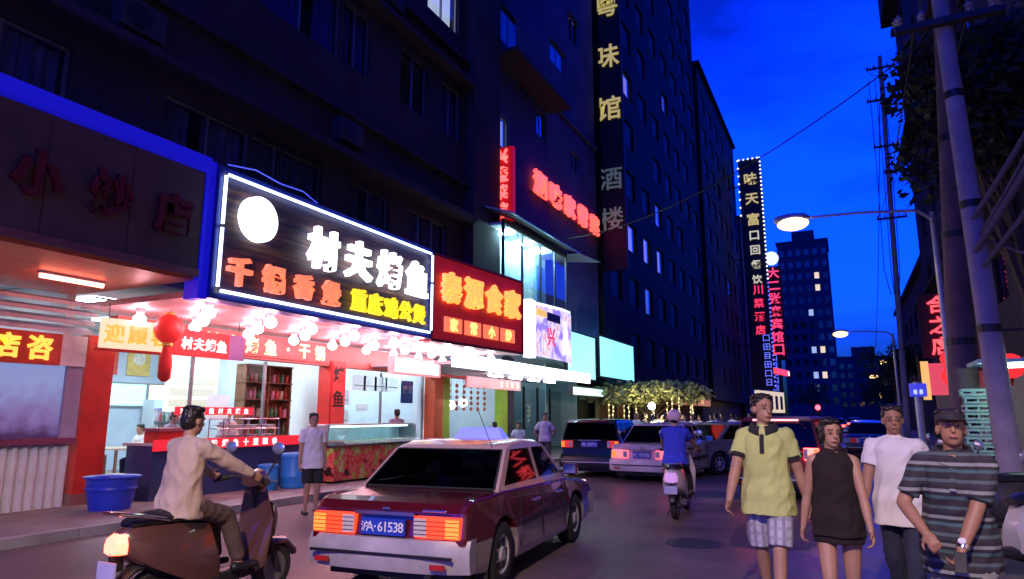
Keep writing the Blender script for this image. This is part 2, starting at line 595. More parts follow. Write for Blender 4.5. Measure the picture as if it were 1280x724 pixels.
# its ground floor shop
for y in (24.3, 28.5, 32.45):
    MB().box(-18.59, -12.2, y, y + .14, .121, 3.94).build('partition_wall', cool_wall, bldB)
MB().box(-19.2, -10.96, 18.7, 32.6, 3.95, 4.09).build('shop_ceiling', white_wall, bldB)
MB().box(-12.2, -11.9, 19.26, 19.75, .121, 2.86).build('pillar', lime, bldB)
MB().box(-12.2, -11.9, 23.6, 24.1, .121, 2.86).build('pillar', lime, bldB)
MB().box(-12.2, -11.9, 24.15, 24.7, .121, 3.9).build('pillar', dark_wall, bldB)
MB().box(-12.2, -11.95, 19.3, 24.1, 2.87, 3.45).build('header_beam', red_paint, bldB)
MB().box(-18.9, -18.6, 24.6, 45, .121, 3.94).build('back_wall', M('teal_wall', (.12, .3, .32), .8), bldB)

# building C: dark tower beyond
def tower(label, x, y0, y1, z1, side, mat, cols, z_first, dz, lit, w_frac=.55, wz=1.7, litm=(win_amber, win_green), extra=None, nm='office_building'):
    wins = []
    n = cols
    stepy = (y1 - y0 - 1.2) / n
    k = 0
    z = z_first
    while z + wz < z1 - .6:
        for i in range(n):
            if (i * 7 + int(z * 3)) % 9 == 4 and k not in lit:
                k += 1
                continue
            a = y0 + .6 + stepy * (i + .5 - w_frac / 2)
            L = lit.get(k)
            wins.append((a, a + stepy * w_frac, z, z + wz, dict(sashes=1, lit=litm[L] if L is not None else None, frame=dark_metal, glassm=M('tower_pane', (.006, .009, .009), .5, .3, .3, spec=.12) if L is None else None)))
            k += 1
        z += dz
    return apartment(label, nm, x, y0, y1, 3.0, z1, side, mat, wins, depth=14)
bldC = tower('tall black office tower carrying the yellow vertical characters', U, 33, 62, 47, 1, dark_stone, 8, 4.6, 3.3,
             {17: 0, 18: 0, 19: 0, 27: 1, 10: 1, 41: 0, 52: 1, 75: 0})
MB().box(-19, -12, 33, 62, .12, 2.99).build('ground_storey', M('shop_brown', (.12, .09, .05), .8), bldC)
bldC2 = tower('dark stepped tower beside the dotted vertical sign', U + .3, 62.3, 86, 35, 1, dark_stone, 6, 4.6, 3.3, {8: 1, 21: 0, 38: 1})
MB().box(-19, -11.5, 62.3, 86, .12, 2.99).build('ground_storey', M('shop_brown', (.12, .09, .05), .8), bldC2)
bldD = tower('plum coloured mid rise block behind the tall dotted sign', -10.2, 86.5, 125, 26, 1, grey_plaster, 6, 4.2, 3.2, {3: 1, 9: 0, 14: 1, 22: 1}, litm=(win_warm, win_cool))
MB().box(-19, -10.8, 86.5, 125, .12, 2.99).build('ground_storey', dark_wall, bldD)

# far tower facing the street
def far_block(label, x0, x1, y, z1, cols, rows, lit, mat, depth=16):
    b_ = thing('tower_block', label, 'building', ((x0 + x1) / 2, y, 0))
    hw = (x1 - x0) / 2
    wins = []
    cw = 2 * hw / cols; rh = (z1 - 5) / rows
    for r in range(rows):
        for c in range(cols):
            wins.append((-hw + cw * (c + .22), -hw + cw * (c + .78), 4 + rh * (r + .2), 4 + rh * (r + .72)))
    mb = MB()
    wall_holes(mb, -hw, hw, 0, z1, wins, lambda a, b, c, e: mb.box(a, b, 0, .4, c, e))
    mb.build('wall', mat, b_)
    MB().box(-hw, hw, .7, depth, .05, z1 - .01).build('core', dark_wall, b_)
    MB().box(-hw * .4, hw * .5, 3, 9, z1, z1 + 4).build('roof_house', mat, b_)
    MB().box(-hw - .3, hw + .3, -.2, depth + .1, z1 + .01, z1 + .6).build('roof', mat, b_)
    for i, w in enumerate(wins):
        MB().box(w[0] + .02, w[1] - .02, .25, .33, w[2] + .02, w[3] - .02).build('window', (win_cool if i % 2 else win_warm) if i in lit else dark_glass, b_)
    return b_
far_mat = M('far_concrete', (.035, .035, .06), .9, .2, .3)
far_block('tall slab block with a few lit windows closing the street', -14.3, -1.4, 200, 49, 6, 13, {9, 15, 16, 27, 28, 45, 58, 64}, far_mat)
far_block('broad lower block beyond the slab block', -2, 14, 260, 21, 6, 5, {17}, far_mat)
far_block('squat dark block at the end of the lamp row', 12, 34, 230, 17, 7, 4, {9}, far_mat)

# right-hand buildings
winsR = []
for fl in range(8):
    for i in range(5):
        a = 26.5 + i * 4.6
        winsR.append((a, a + 2.2, 5.4 + fl * 3.3, 7.1 + fl * 3.3, dict(sashes=2, cur=curtain if (i + fl) % 2 else None, frame=dark_metal, lit=win_warm if (i, fl) == (2, 5) else None)))
bldR = apartment('dark old block above the right hand pavement behind the poles', 'apartment_building', 5.0, -6, 50, 3.4, 33, -1, M('umber_plaster', (.06, .045, .06), .9, .3, .7), winsR, ledges=((8.3, .15, .7), (18.2, .15, .7), (28, .15, .8)))
MB().box(4.2, 5.0, 44, 50.1, 28.2, 33.2).build('bay', M('umber_plaster'), bldR)
mb = MB()
wall_holes(mb, -6, 50, .121, 3.39, [(22.5, 26, .121, 2.7), (28, 33, .121, 2.7), (35, 40, .121, 2.7)], lambda a, b, c, e: mb.box(5.0, 5.3, a, b, c, e))
mb.build('shop_wall', M('cream_wall', (.5, .45, .36), .8), bldR)
MB().box(8.5, 8.7, 20, 42, .121, 3.3).build('back_wall', M('cream_wall'), bldR)
MB().box(5.31, 8.5, 20, 42, 3.2, 3.38).build('shop_ceiling', white_wall, bldR)
bldR2 = apartment('low dark shophouse further along the right pavement', 'apartment_building', 6.0, 50.4, 90, .12, 13, -1, dark_wall,
                  [(52 + i * 5, 54.4 + i * 5, z, z + 1.7, dict(sashes=2, frame=dark_metal)) for i in range(7) for z in (5, 9)])

# ------------------------------------------------------------------ signs on the left
HALF = math.pi / 2
def wood_board(name):
    if name in _mats: return _mats[name]
    m = M(name, (.02, .02, .09), .5, .3, 2)
    t, b = nodes_of(m)
    tc = t.nodes.new('ShaderNodeTexCoord')
    mp = t.nodes.new('ShaderNodeMapping'); mp.inputs['Scale'].default_value = (.35, 1, 5.0); mp.inputs['Rotation'].default_value = (0, R(-6), 0)
    nz = t.nodes.new('ShaderNodeTexNoise'); nz.inputs['Scale'].default_value = 2.2; nz.inputs['Detail'].default_value = 7
    rp = t.nodes.new('ShaderNodeValToRGB')
    e = rp.color_ramp.elements
    e[0].position = .35; e[0].color = (.018, .016, .06, 1)
    e[1].position = .78; e[1].color = (.34, .2, .08, 1)
    n = e.new(.55); n.color = (.1, .05, .06, 1)
    t.links.new(tc.outputs['Object'], mp.inputs[0]); t.links.new(mp.outputs[0], nz.inputs['Vector'])
    t.links.new(nz.outputs[0], rp.inputs[0]); t.links.new(rp.outputs[0], b.inputs['Base Color'])
    return m

# 1. the big neon-edged sign of the grilled fish restaurant (y 7.5..14, z 3.55..5.61 on x=-9)
s1 = thing('shop_sign', 'large dark wood grain signboard edged with blue white neon and bearing white characters', 'sign', (-9.05, 10.77, 3.55), HALF)
MB().box(-3.2, 3.2, 0, .25, 0, 2.06).build('board', wood_board('wood_sign_board'), s1, bevel=.01)
mb = MB()
mb.box(-3.27, 3.27, -.05, .27, -.1, -.003); mb.box(-3.27, 3.27, -.05, .27, 2.063, 2.13); mb.box(-3.27, -3.203, -.05, .27, -.003, 2.063); mb.box(3.203, 3.27, -.05, .27, -.003, 2.063)
mb.build('frame', M('sign_frame_blue', (.03, .04, .25), .4), s1)
for p in (((-3.12, -.09, 2.0), (.4, -.09, 2.0)), ((.46, -.09, 2.0), (3.1, -.09, 2.0)), ((-3.17, -.09, 1.97), (-3.17, -.09, 1.15)), ((-3.17, -.09, 1.08), (-3.17, -.09, .1)),
          ((-3.1, -.09, .04), (.2, -.09, .04)), ((.26, -.09, .04), (3.1, -.09, .04)), ((3.17, -.09, 1.97), (3.17, -.09, 1.3)), ((3.17, -.09, 1.24), (3.17, -.09, .1))):
    MB().tube(p, .028, 8).build('neon_tube', neon_blue, s1, smooth=40)
MB().lathe([(-.09, .34), (-.09, .0)], (-2.45, 0, 1.43), 'y', 32)
MB().lathe([(0, .40), (-.12, .40), (-.14, .37), (-.14, .01)], (-2.4, 0, 1.42), 'y', 36).build('emblem_disc', E('emblem_white', (1, 1, .98), 3.0), s1, smooth=40)
text(s1, '村夫烤鱼', .84, 1.24, .84, neon_white, -.12, 1.08, depth=.12, bold=.035)
text(s1, '千锅香煲', -1.62, .42, .5, neon_orange, -.1, .76, depth=.1, bold=.045)
text(s1, '重庆鸡公煲', 1.5, .42, .47, neon_yellow, -.1, .56, depth=.08, bold=.03)
# loose neon wire on top
mb = MB().tube([(-3.1, -.02, 2.2), (-2.5, -.03, 2.3), (-1.9, -.02, 2.24), (-1.3, 0, 2.28), (-.9, 0, 2.16)], .012, 6)
mb.build('neon_cable', E('blue_led_cable', (.05, .08, 1), 1.0), s1)

# 2. red lightbox sign beside it, turned slightly to the street
s2 = thing('shop_sign', 'red lightbox sign with glowing amber characters next to the neon edged board', 'sign', (-8.85, 16.3, 3.48), HALF - R(5))
MB().box(-2.2, 2.2, 0, .3, 0, 2.1).build('board', E('red_lightbox', (.5, .012, .03), .32, base=(.4, .02, .02)), s2, bevel=.01)
mb = MB()
mb.box(-2.27, 2.27, -.03, .33, -.08, -.003); mb.box(-2.27, 2.27, -.03, .33, 2.103, 2.17); mb.box(-2.27, -2.203, -.03, .33, -.003, 2.103); mb.box(2.203, 2.27, -.03, .33, -.003, 2.103)
mb.build('frame', M('sign_frame_red', (.3, .03, .04), .4), s2)
text(s2, '泰源食家', 0, 1.35, .88, neon_amber, -.09, 1.02, depth=.1, bold=.05)
for k in range(4):
    MB().box(-1.72 + k * .9, -.98 + k * .9, -.045, -.003, .22, .6).build('character_panel', E('amber_panel', (1, .2, .05), 1.0), s2)
text(s2, '家常小炒', 0, .41, .34, E('letter_pale_amber', (1, .5, .12), 2.2), -.06, .9, depth=.02, bold=.02)

# 3. unlit brown board over the booth, with a blue lit ledge on top
s3 = thing('shop_sign', 'unlit brown signboard with faded red characters under a blue lit ledge', 'sign', (-9.1, 3.2, 3.78), HALF)
MB().box(-4.2, 4.12, 0, .22, 0, 1.72).build('board', M('brown_board', (.14, .09, .07), .7, .3, 1.2), s3, bevel=.01)
for k in range(7):
    MB().box(-4.2 + k * 1.18, -4.18 + k * 1.18, -.008, -.002, 0, 1.72).build('joint_strip', M('board_joint', (.1, .06, .05), .7), s3)
MB().box(-4.2, 4.12, -.03, -.003, -.02, .1).build('lower_trim', M('board_trim', (.3, .12, .1), .6), s3)
text(s3, '家常菜小炒店', 1.1, .86, .66, M('faded_red_letter', (.18, .012, .015), .6), -.06, .98, depth=.06, bold=.05)
led = MB().box(-4.2, 4.12, -.12, .3, 1.73, 1.95).build('lit_ledge', E('blue_led_strip', (.008, .008, .9), .42, base=(.05, .05, .5)), s3)
MB().box(4.13, 4.3, -.02, .3, -.35, 1.95).build('lit_end_post', E('blue_led_strip'), s3)

# 4. lantern, small signs and header lettering of the restaurant
hd = thing('header_sign', 'long pink header board with pale gold characters over the restaurant opening', 'sign', (-11.86, 11.2, 2.9), HALF)
MB().box(-1.6, 2.5, 0, .03, .02, .5).build('board', M('header_pink', (.55, .13, .12), .5), hd)
text(hd, '村夫烤鱼·干锅', .45, .25, .36, E('letter_cream', (1, .8, .4), 1.6), -.02, .55, depth=.03)
nb = thing('notice_board', 'pale boxed sign with yellow characters hung next to the red lantern', 'sign', (-11.3, 7.95, 2.75), HALF - R(8))
MB().box(-.62, .62, 0, .06, 0, .52).build('board', E('cream_lightbox', (1, .78, .5), .9), nb, bevel=.01)
MB().box(-.66, .66, -.01, .07, -.05, -.003).build('lower_rail', red_paint, nb)
text(nb, '迎顾客', 0, .26, .34, E('letter_gold_bright', (.9, .5, .0), .9), -.02, .4, depth=.03, bold=.03)
for sx in (-.5, .5):
    MB().tube([(sx, .03, .52), (sx, .03, .78)], .008, 6).build('hanger', dark_metal, nb)
nb2 = thing('notice_board', 'red banner sign with white characters and a violet end panel beside the lantern', 'sign', (-11.2, 9.35, 2.72), HALF)
MB().box(-.72, .55, 0, .06, 0, .5).build('board', E('red_panel_soft', (1, .03, .04), .4, base=(.6, .03, .03)), nb2)
MB().box(.553, .95, 0, .06, 0, .5).build('end_panel', M('violet_panel', (.3, .16, .4), .5), nb2)
text(nb2, '村夫烤鱼', -.05, .24, .24, E('letter_soft_white', (1, .85, .85), 2.0), -.02, .27, depth=.02)
for sx in (-.6, .8):
    MB().tube([(sx, .03, .5), (sx, .03, .8)], .008, 6).build('hanger', dark_metal, nb2)
ln = thing('lantern', 'red paper lantern with a long red tassel hanging before the restaurant', 'lantern', (-10.95, 8.3, 2.2))
MB().lathe([(.68, .05), (.7, .1), (.78, .2), (.95, .26), (1.12, .2), (1.2, .1), (1.22, .05)], (0, 0, 0), 'z', 20).build('shade', E('lantern_red', (1, .04, .03), .35, base=(.7, .03, .03)), ln, smooth=60)
MB().lathe([(.64, .09), (.7, .09)], (0, 0, 0), 'z', 16).build('lower_ring', M('gold', (.7, .45, .1), .4, metal=.6), ln)
MB().lathe([(1.2, .08), (1.25, .08)], (0, 0, 0), 'z', 16).build('upper_ring', M('gold'), ln)
MB().lathe([(.0, .04), (.06, .1), (.3, .11), (.63, .07)], (0, 0, 0), 'z', 14).build('tassel', M('tassel_red', (.75, .05, .04), .8), ln, smooth=60)
MB().tube([(0, 0, 1.25), (0, 0, 1.4)], .006, 5).build('cord', dark_metal, ln)

pb = thing('hanging_sign', 'small pink rimmed white lightbox hung under the soffit', 'sign', (-9.8, 14.65, 2.66), HALF)
MB().box(-1.02, 1.02, 0, .12, 0, .34).build('panel', E('pink_white_panel', (1, .86, .8), 1.5), pb)
mb = MB(); mb.box(-1.08, 1.08, -.02, .14, -.05, -.003); mb.box(-1.08, 1.08, -.02, .14, .343, .39); mb.box(-1.08, -1.023, -.02, .14, -.003, .343); mb.box(1.023, 1.08, -.02, .14, -.003, .343)
mb.build('frame', E('pink_rim', (1, .3, .35), .8), pb)
for sx in (-.8, .8):
    MB().tube([(sx, .06, .39), (sx, .06, .86)], .01, 6).build('hanger', dark_metal, pb)

# lit strip canopy over the second shop
cn = thing('canopy', 'white glowing strip canopy over the green pillared shop', 'canopy', (-9.25, 20.9, 2.95), HALF)
MB().box(-5.5, 5.2, 0, 2.6, .0, .08).build('panel', M('canopy_panel', (.7, .74, .8), .5), cn)
MB().box(-5.5, 5.2, -.06, -.003, -.08, .3).build('light_strip', E('strip_white', (.85, .95, 1), 2.6), cn)
for sx in (-4.5, 0, 4.6):
    MB().tube([(sx, .05, .05), (sx, 1.6, 1.1)], .02, 6).build('stay', alu, cn)
rb = thing('shop_sign', 'narrow red board of small pale characters under the white canopy', 'sign', (-11.0, 21.2, 2.52), HALF)
MB().box(-1.9, 2.2, 0, .06, 0, .36).build('board', E('red_panel_small', (1, .05, .05), .45), rb)
text(rb, '家常菜馆', 1.2, .18, .24, E('letter_pale_red', (1, .5, .4), 1.2, False), -.02, .42, depth=.02)

# glass bay on the first floor of the blue block
bay = thing('glass_bay', 'cyan lit glazed bay with a pitched canopy jutting from the blue block', 'bay window', (-9.9, 22.3, 5.35), HALF)
MB().box(-2.6, 3.2, 0, 1.1, -.12, 0).build('floor_slab', alu, bay)
MB().box(-2.6, 3.2, .95, 1.03, .003, 2.7).build('back_wall', M('bay_wall', (.65, .85, .88), .7), bay)
MB().box(-2.55, 3.15, .05, .94, 2.62, 2.7).build('ceiling', white_wall, bay)
mb = MB()
for sx in (-2.6, -1.1, .5, 1.9, 3.13):
    mb = MB().box(sx, sx + .07, -.02, .06, .003, 2.7); mb.build('mullion', dark_metal, bay)
MB().box(-2.6, 3.2, -.025, .065, 2.703, 2.8).build('head_rail', dark_metal, bay)
for a, c in ((-2.52, -1.11), (-1.02, .49), (.58, 1.89), (1.98, 3.12)):
    MB().box(a, c, .0, .012, .01, 2.69).build('pane', clear_glass, bay)
MB().box(-2.58, -2.57, .07, .94, .01, 2.61).build('side_pane', clear_glass, bay)
for sx in (-1.6, .1, 1.5):
    MB().tube([(sx, .2, 2.55), (sx, .8, 2.55)], .06, 8).build('lamp_tube', cyan_room, bay)
MB().box(2.05, 2.9, .85, .93, .2, 2.2).build('poster', M('bay_poster', (.15, .3, .5), .5), bay)
MB().box(-2.4, -.6, .3, .8, .004, .75).build('table', M('bay_table', (.5, .55, .5), .5), bay)
MB().slab([(-2.9, -.5, 2.82), (4.4, -.5, 2.82), (4.4, 1.05, 3.35), (-2.9, 1.05, 3.35)], (0, 0, .05)).build('canopy', M('canopy_blue', (.35, .5, .65), .4), bay)
MB().slab([(3.21, -.6, 2.75), (4.9, -.9, 2.7), (4.4, 1.0, 2.81), (3.21, 1.0, 2.81)], (0, 0, .03)).build('side_canopy', M('canopy_blue'), bay)

# vertical red sign and the slanting characters
vs = thing('vertical_sign', 'upright red lightbox with four stacked characters above the glass bay', 'sign', (-10.55, 20.75, 8.4))
MB().box(-.42, .5, 0, .22, 0, 2.75).build('board', E('red_box_deep', (1, .01, .02), .3, base=(.4, .01, .01)), vs, bevel=.01)
text(vs, '兴盛菜馆', .04, 1.38, .58, E('letter_hot_red', (1, .12, .09), 2.2), -.05, .67, vertical=True, depth=.05, bold=.03)
sl = thing('wall_lettering', 'five big red neon characters fixed along the blue wall', 'lettering', (U - .02, 28.3, 11.1), HALF)
MB().box(-4.3, 4.3, .03, .09, -.52, -.48).build('rail', dark_metal, sl)
text(sl, '湘味家常菜', 0, 0, 1.05, neon_red, -.05, 1.72, depth=.12, bold=.05, sx=1.3)

# curved advertising drum and lit panels
def ad_mat(name):
    m = E(name, (1, 1, 1), 1.0)
    t, b = nodes_of(m)
    tc = t.nodes.new('ShaderNodeTexCoord')
    mp = t.nodes.new('ShaderNodeMapping'); mp.inputs['Scale'].default_value = (1, 1, 1)
    vz = t.nodes.new('ShaderNodeTexNoise'); vz.inputs['Scale'].default_value = 1.6; vz.inputs['Detail'].default_value = 2.5
    rp = t.nodes.new('ShaderNodeValToRGB')
    e = rp.color_ramp.elements
    e[0].position = .3; e[0].color = (.22, .12, .75, 1)
    e[1].position = .75; e[1].color = (1, .95, 1, 1)
    for p, c in ((.42, (.35, .25, .95, 1)), (.5, (.85, .7, 1, 1)), (.56, (.95, .9, 1, 1)), (.6, (.75, .2, .35, 1)), (.64, (.9, .8, .95, 1))):
        n = e.new(p); n.color = c
    t.links.new(tc.outputs['Object'], mp.inputs[0]); t.links.new(mp.outputs[0], vz.inputs['Vector']); t.links.new(vz.outputs[0], rp.inputs[0]); t.links.new(rp.outputs[0], b.inputs['Emission Color'])
    b.inputs['Emission Strength'].default_value = .95
    return m
ad = thing('billboard', 'curved violet and white backlit advertising panel under the glass bay', 'billboard', (-9.35, 23.6, 3.62), HALF)
ra, rb_ = [], []
vs_, fs_ = [], []
N = 18
for i in range(N + 1):
    f = i / N
    x = -2.6 + 5.4 * f
    y = .85 * max(0, (f - .45) / .55) ** 2 * .9 + .02
    vs_ += [(x, y, 0), (x, y + .08, 0), (x, y + .08, 1.75 + .25 * f), (x, y, 1.75 + .25 * f)]
for i in range(N):
    a = i * 4
    for j in range(4):
        fs_.append((a + j, a + (j + 1) % 4, a + 4 + (j + 1) % 4, a + 4 + j))
fs_ += [(3, 2, 1, 0), (N * 4, N * 4 + 1, N * 4 + 2, N * 4 + 3)]
MB().add(vs_, fs_).build('panel', ad_mat('ad_print'), ad)
MB().box(-3.1, -2.63, -.05, .2, -.1, 1.85).build('light_column', E('column_white', (.95, .93, 1), 2.5), ad)
MB().tube([(-2.6, .03, 1.8), (0, .03, 1.92), (1.2, .2, 1.99), (2.8, .85, 2.05)], .05, 8).build('upper_rail', E('rail_white', (.8, .85, 1), 1.6), ad)
text(ad, '兴', -1.2, .75, .7, E('letter_crimson', (.9, .03, .1), .9, False), -.03, depth=.03)
MB().box(-2.5, -1.6, -.03, .0, 1.4, 1.62).build('gold_patch', E('gold_patch', (1, .6, .1), .9, False), ad)
MB().box(-1.5, -.3, -.03, .0, 1.32, 1.62).build('navy_patch', M('navy_patch', (.02, .02, .15), .5), ad)
# figures printed on the drum: two pale dancers
def figure(x0, col):
    mb = MB()
    for (cx, cz, rx, rz) in ((0, 1.35, .13, .16), (0, .95, .22, .3), (-.18, .55, .14, .35), (.2, .5, .13, .33)):
        mb.lathe([(-.02, .001), (-.02, 1.0), (.0, 1.0), (.0, .001)], (0, 0, 0), 'y', 16)
        n = 16 * 4
        for i in range(len(mb.v) - n, len(mb.v)):
            v = mb.v[i]; mb.v[i] = (x0 + cx + v[0] * rx, v[1] + .05 + (.3 if x0 > 1 else .0) + (.06 if x0 > .5 else -.05), cz + v[2] * rz)
    return mb
figure(.3, 0).build('printed_figure', E('figure_white', (1, .92, .95), 1.1, False), ad)
figure(1.15, 0).build('printed_figure', E('figure_pink', (1, .7, .8), .9, False), ad)

def lit_panel(label, y0, y1, z0, z1, x=-9.8, mat=lit_cyan):
    o = thing('lightbox_sign', label, 'sign', (x, (y0 + y1) / 2, z0), HALF)
    hw = (y1 - y0) / 2
    MB().box(-hw + .06, hw - .06, 0, .12, .06, z1 - z0 - .06).build('panel', mat, o)
    mb = MB(); mb.box(-hw, hw, -.02, .14, 0, .057); mb.box(-hw, hw, -.02, .14, z1 - z0 - .057, z1 - z0); mb.box(-hw, -hw + .057, -.02, .14, .057, z1 - z0 - .057); mb.box(hw - .057, hw, -.02, .14, .057, z1 - z0 - .057)
    mb.build('frame', dark_metal, o)
    MB().box(-.3, .3, .143, .8, (z1 - z0) * .4, (z1 - z0) * .6).build('bracket', dark_metal, o)
    return o
lit_panel('narrow blank cyan lightbox tucked behind the curved billboard', 25.4, 28.9, 3.1, 5.05, -9.9)
lit_panel('wide blank cyan lightbox at the corner of the blue block', 29.1, 34.7, 3.3, 5.2, -9.8)
lit_panel('small low cyan lightbox hung under the wide one', 25.4, 29.3, 2.38, 2.8, -9.7, E('lit_panel_pale', (.6, 1, .95), 1.3))

# yellow vertical characters of the black tower
vy = thing('vertical_sign', 'column of separate yellow characters running up the black tower corner', 'sign', (U + .5, 33.2, 13.6))
MB().box(-.75, .75, 0, .2, -4.6, 12.6).build('board', M('sign_black', (.008, .009, .01), .6), vy)
text(vy, '粤味馆', 0, 7.4, 1.35, E('letter_dull_gold', (.75, .6, .1), .55, False), -.05, 3.05, vertical=True, depth=.06, bold=.01)
text(vy, '酒楼', 0, -.75, 1.25, green_dim, -.05, 2.2, vertical=True, depth=.06, bold=.01)

# tall dotted sign with gold characters
vd = thing('vertical_sign', 'tall dark sign outlined in dotted lights with gold and white characters', 'sign', (-8.4, 82, 4.6))
MB().box(-1.15, 1.35, 0, .6, 0, 27.3).build('board', M('sign_dark_brown', (.02, .016, .012), .6), vd)
dm = MB().ell((0, 0, 0), (.11, .11, .11), 6, 4).mesh('dot_lamp', 60)
for k in range(56):
    z = .3 + k * .49
    o = link('dot_lamp', dm, led_white if k > 24 else led_blue, vd); o.location = (1.36, -.08, z)
    if k % 2 and k > 40:
        o = link('dot_lamp', dm, led_white, vd); o.location = (-1.15, -.08, z)
for k in range(5):
    o = link('dot_lamp', dm, led_white, vd); o.location = (-1.0 + k * .52, -.08, 27.3)
text(vd, '味天富', .2, 22.3, 1.5, gold_dim, -.08, 2.5, vertical=True, depth=.06, bold=.02)
text(vd, '口回餐饮', .2, 15.2, 1.1, E('letter_dim_cream', (.75, .7, .45), .8, False), -.08, 1.75, vertical=True, depth=.06)
text(vd, '川菜酒店', .2, 9.0, 1.1, neon_red_dim, -.08, 1.55, vertical=True, depth=.06)
text(vd, '口田目田口日', .75, 3.2, .75, led_blue, -.08, 1.0, vertical=True, depth=.06, bold=0)
vr = thing('vertical_sign', 'slim upright sign of red characters topped by a white ball', 'sign', (-6.9, 88, 8.2))
MB().box(-.95, .95, 0, .4, 0, 11.6).build('board', M('sign_dark_red', (.05, .008, .012), .6), vr)
text(vr, '大二张来宾馆口', .0, 6.0, 1.35, neon_red_far, -.08, 1.58, vertical=True, depth=.08, bold=.02)
MB().ell((-.1, 0, 12.6), (.85, .85, .85), 18, 12).build('globe_lamp', E('globe_white', (.7, .85, 1), 1.3, False), vr, smooth=60)
text(vr, '口日田口目', -.6, -1.5, .7, led_blue, -.08, .9, vertical=True, depth=.06, bold=0)
for zz in (2, 9):
    MB().box(-4.0, -.96, .1, .2, zz, zz + .12).build('bracket', dark_metal, vr)
MB().box(-.2, .2, .1, .3, -8.1, -.003).build('post', dark_metal, vr)
for zz in (5, 15, 24):
    MB().box(-2.4, -1.16, .2, .35, zz, zz + .15).build('bracket', dark_metal, vd)
# red topped and white lit signs lower down the street
fs = thing('shop_sign', 'long red edge lit awning sign far down the left pavement', 'sign', (-6.0, 80, 6.0), HALF - R(8))
MB().box(-3, 3, 0, .3, 0, .6).build('board', E('red_edge', (1, .06, .06), 1.1, False), fs)
MB().box(2.4, 3, -.06, -.003, .02, .5).build('lit_end', E('red_edge_end', (1, .7, .6), 1.4, False), fs)
fs = thing('shop_sign', 'white glowing shopfront board below the red awning sign', 'sign', (-6.4, 70, 1.9), HALF - R(10))
MB().box(-4.4, 4.4, 0, .3, 0, 2.0).build('board', E('white_front', (1, .8, .55), .75, False), fs)
for k in range(5):
    MB().box(-4 + k * 1.7, -3.2 + k * 1.7, -.04, -.003, .3, 1.6).build('mullion', M('sign_brown', (.2, .08, .03), .6), fs)
MB().box(-4.4, 4.4, .05, .25, -1.9, -.003).build('lower_wall', dark_wall, fs)
fs = thing('shop_sign', 'orange lit fascia at the foot of the black tower', 'sign', (-10.5, 54, 2.4), HALF)
MB().box(-6.5, 6.5, 0, .3, 0, 1.15).build('board', E('orange_fascia', (.8, .28, .04), .5, False), fs)
text(fs, '大排档', 0, .57, .9, E('letter_orange_pale', (1, .6, .2), .8, False), -.05, 2.6, depth=.05)

# ------------------------------------------------------------------ lamps of the shops
def ceiling_panel(x, y, z, mat, label, group, sx=.6, sy=1.2):
    o = thing('ceiling_lamp', label, 'lamp', (x, y, z), 0, group)
    MB().box(-sx / 2, sx / 2, -sy / 2, sy / 2, -.03, -.004).build('diffuser', mat, o)
    mb = MB(); mb.box(-sx / 2 - .03, -sx / 2 - .002, -sy / 2 - .03, sy / 2 + .03, -.04, 0); mb.box(sx / 2 + .002, sx / 2 + .03, -sy / 2 - .03, sy / 2 + .03, -.04, 0)
    mb.build('housing', alu, o)
    return o
panel_cool = E('ceiling_panel_cool', (.72, .9, 1), 36)
panel_warm = E('ceiling_panel_warm', (.9, .92, 1), 34)
for x in (-13.6, -16.2):
    for y in (9.0, 11.0, 12.9, 16.0, 17.6):
        ceiling_panel(x, y, 3.94, panel_warm if y < 11 else panel_cool, 'flat ceiling lamp inside the grilled fish restaurant', 'ceiling lamps in the restaurant')
for y in (20.6, 22.6):
    ceiling_panel(-14.2, y, 3.94, panel_cool, 'flat ceiling lamp inside the green pillared shop', 'ceiling lamps in the green pillared shop')
ceiling_panel(-14.0, 27, 3.94, E('ceiling_panel_teal', (.4, .9, .9), 5), 'flat ceiling lamp inside the teal shop', None)
ceiling_panel(-13.6, 5.2, 3.94, panel_warm, 'flat ceiling lamp behind the booth', None)
soff = E('soffit_tube', (1, .42, .5), 52)
soffw = E('soffit_tube_white', (.95, .85, 1), 40)
glb = MB().ell((0, 0, -.2), (.11, .11, .1), 14, 9).mesh('globe', 60)
rnd_ = random.Random(3)
for i in range(9):
    for x in (-9.5, -10.4, -11.3):
        y = 8.0 + i * 1.27 + (.55 if x == -10.4 else 0) + rnd_.uniform(-.15, .15)
        o = thing('globe_lamp', 'bright round lamp fixed under the pink soffit', 'lamp', (x, y, 3.5), 0, 'round lamps under the pink soffit')
        MB().lathe([(-.1, .06), (-.05, .075), (-.003, .08)], (0, 0, 0), 'z', 14).build('holder', white_wall, o, smooth=40)
        link('globe', glb, soff if i < 6 else soffw, o)
for y in (4.2, 6.3):
    o = thing('tube_lamp', 'red tube lamp fixed under the soffit of the booth', 'lamp', (-10.6, y, 3.72), 0, 'red tube lamps over the booth')
    MB().box(-.05, .05, -.5, .5, -.04, -.003).build('batten', white_wall, o)
    MB().tube([(0, -.48, -.07), (0, .48, -.07)], .034, 8).build('tube', E('booth_tube_red', (1, .2, .12), 16), o, smooth=40)
for i in range(4):
    o = thing('tube_lamp', 'white tube lamp under the strip canopy', 'lamp', (-10.2, 19.8 + i * 1.5, 2.95), 0, 'tube lamps under the strip canopy')
    MB().box(-.05, .05, -.5, .5, -.04, -.003).build('batten', white_wall, o)
    MB().tube([(0, -.48, -.07), (0, .48, -.07)], .034, 8).build('tube', soffw, o, smooth=40)

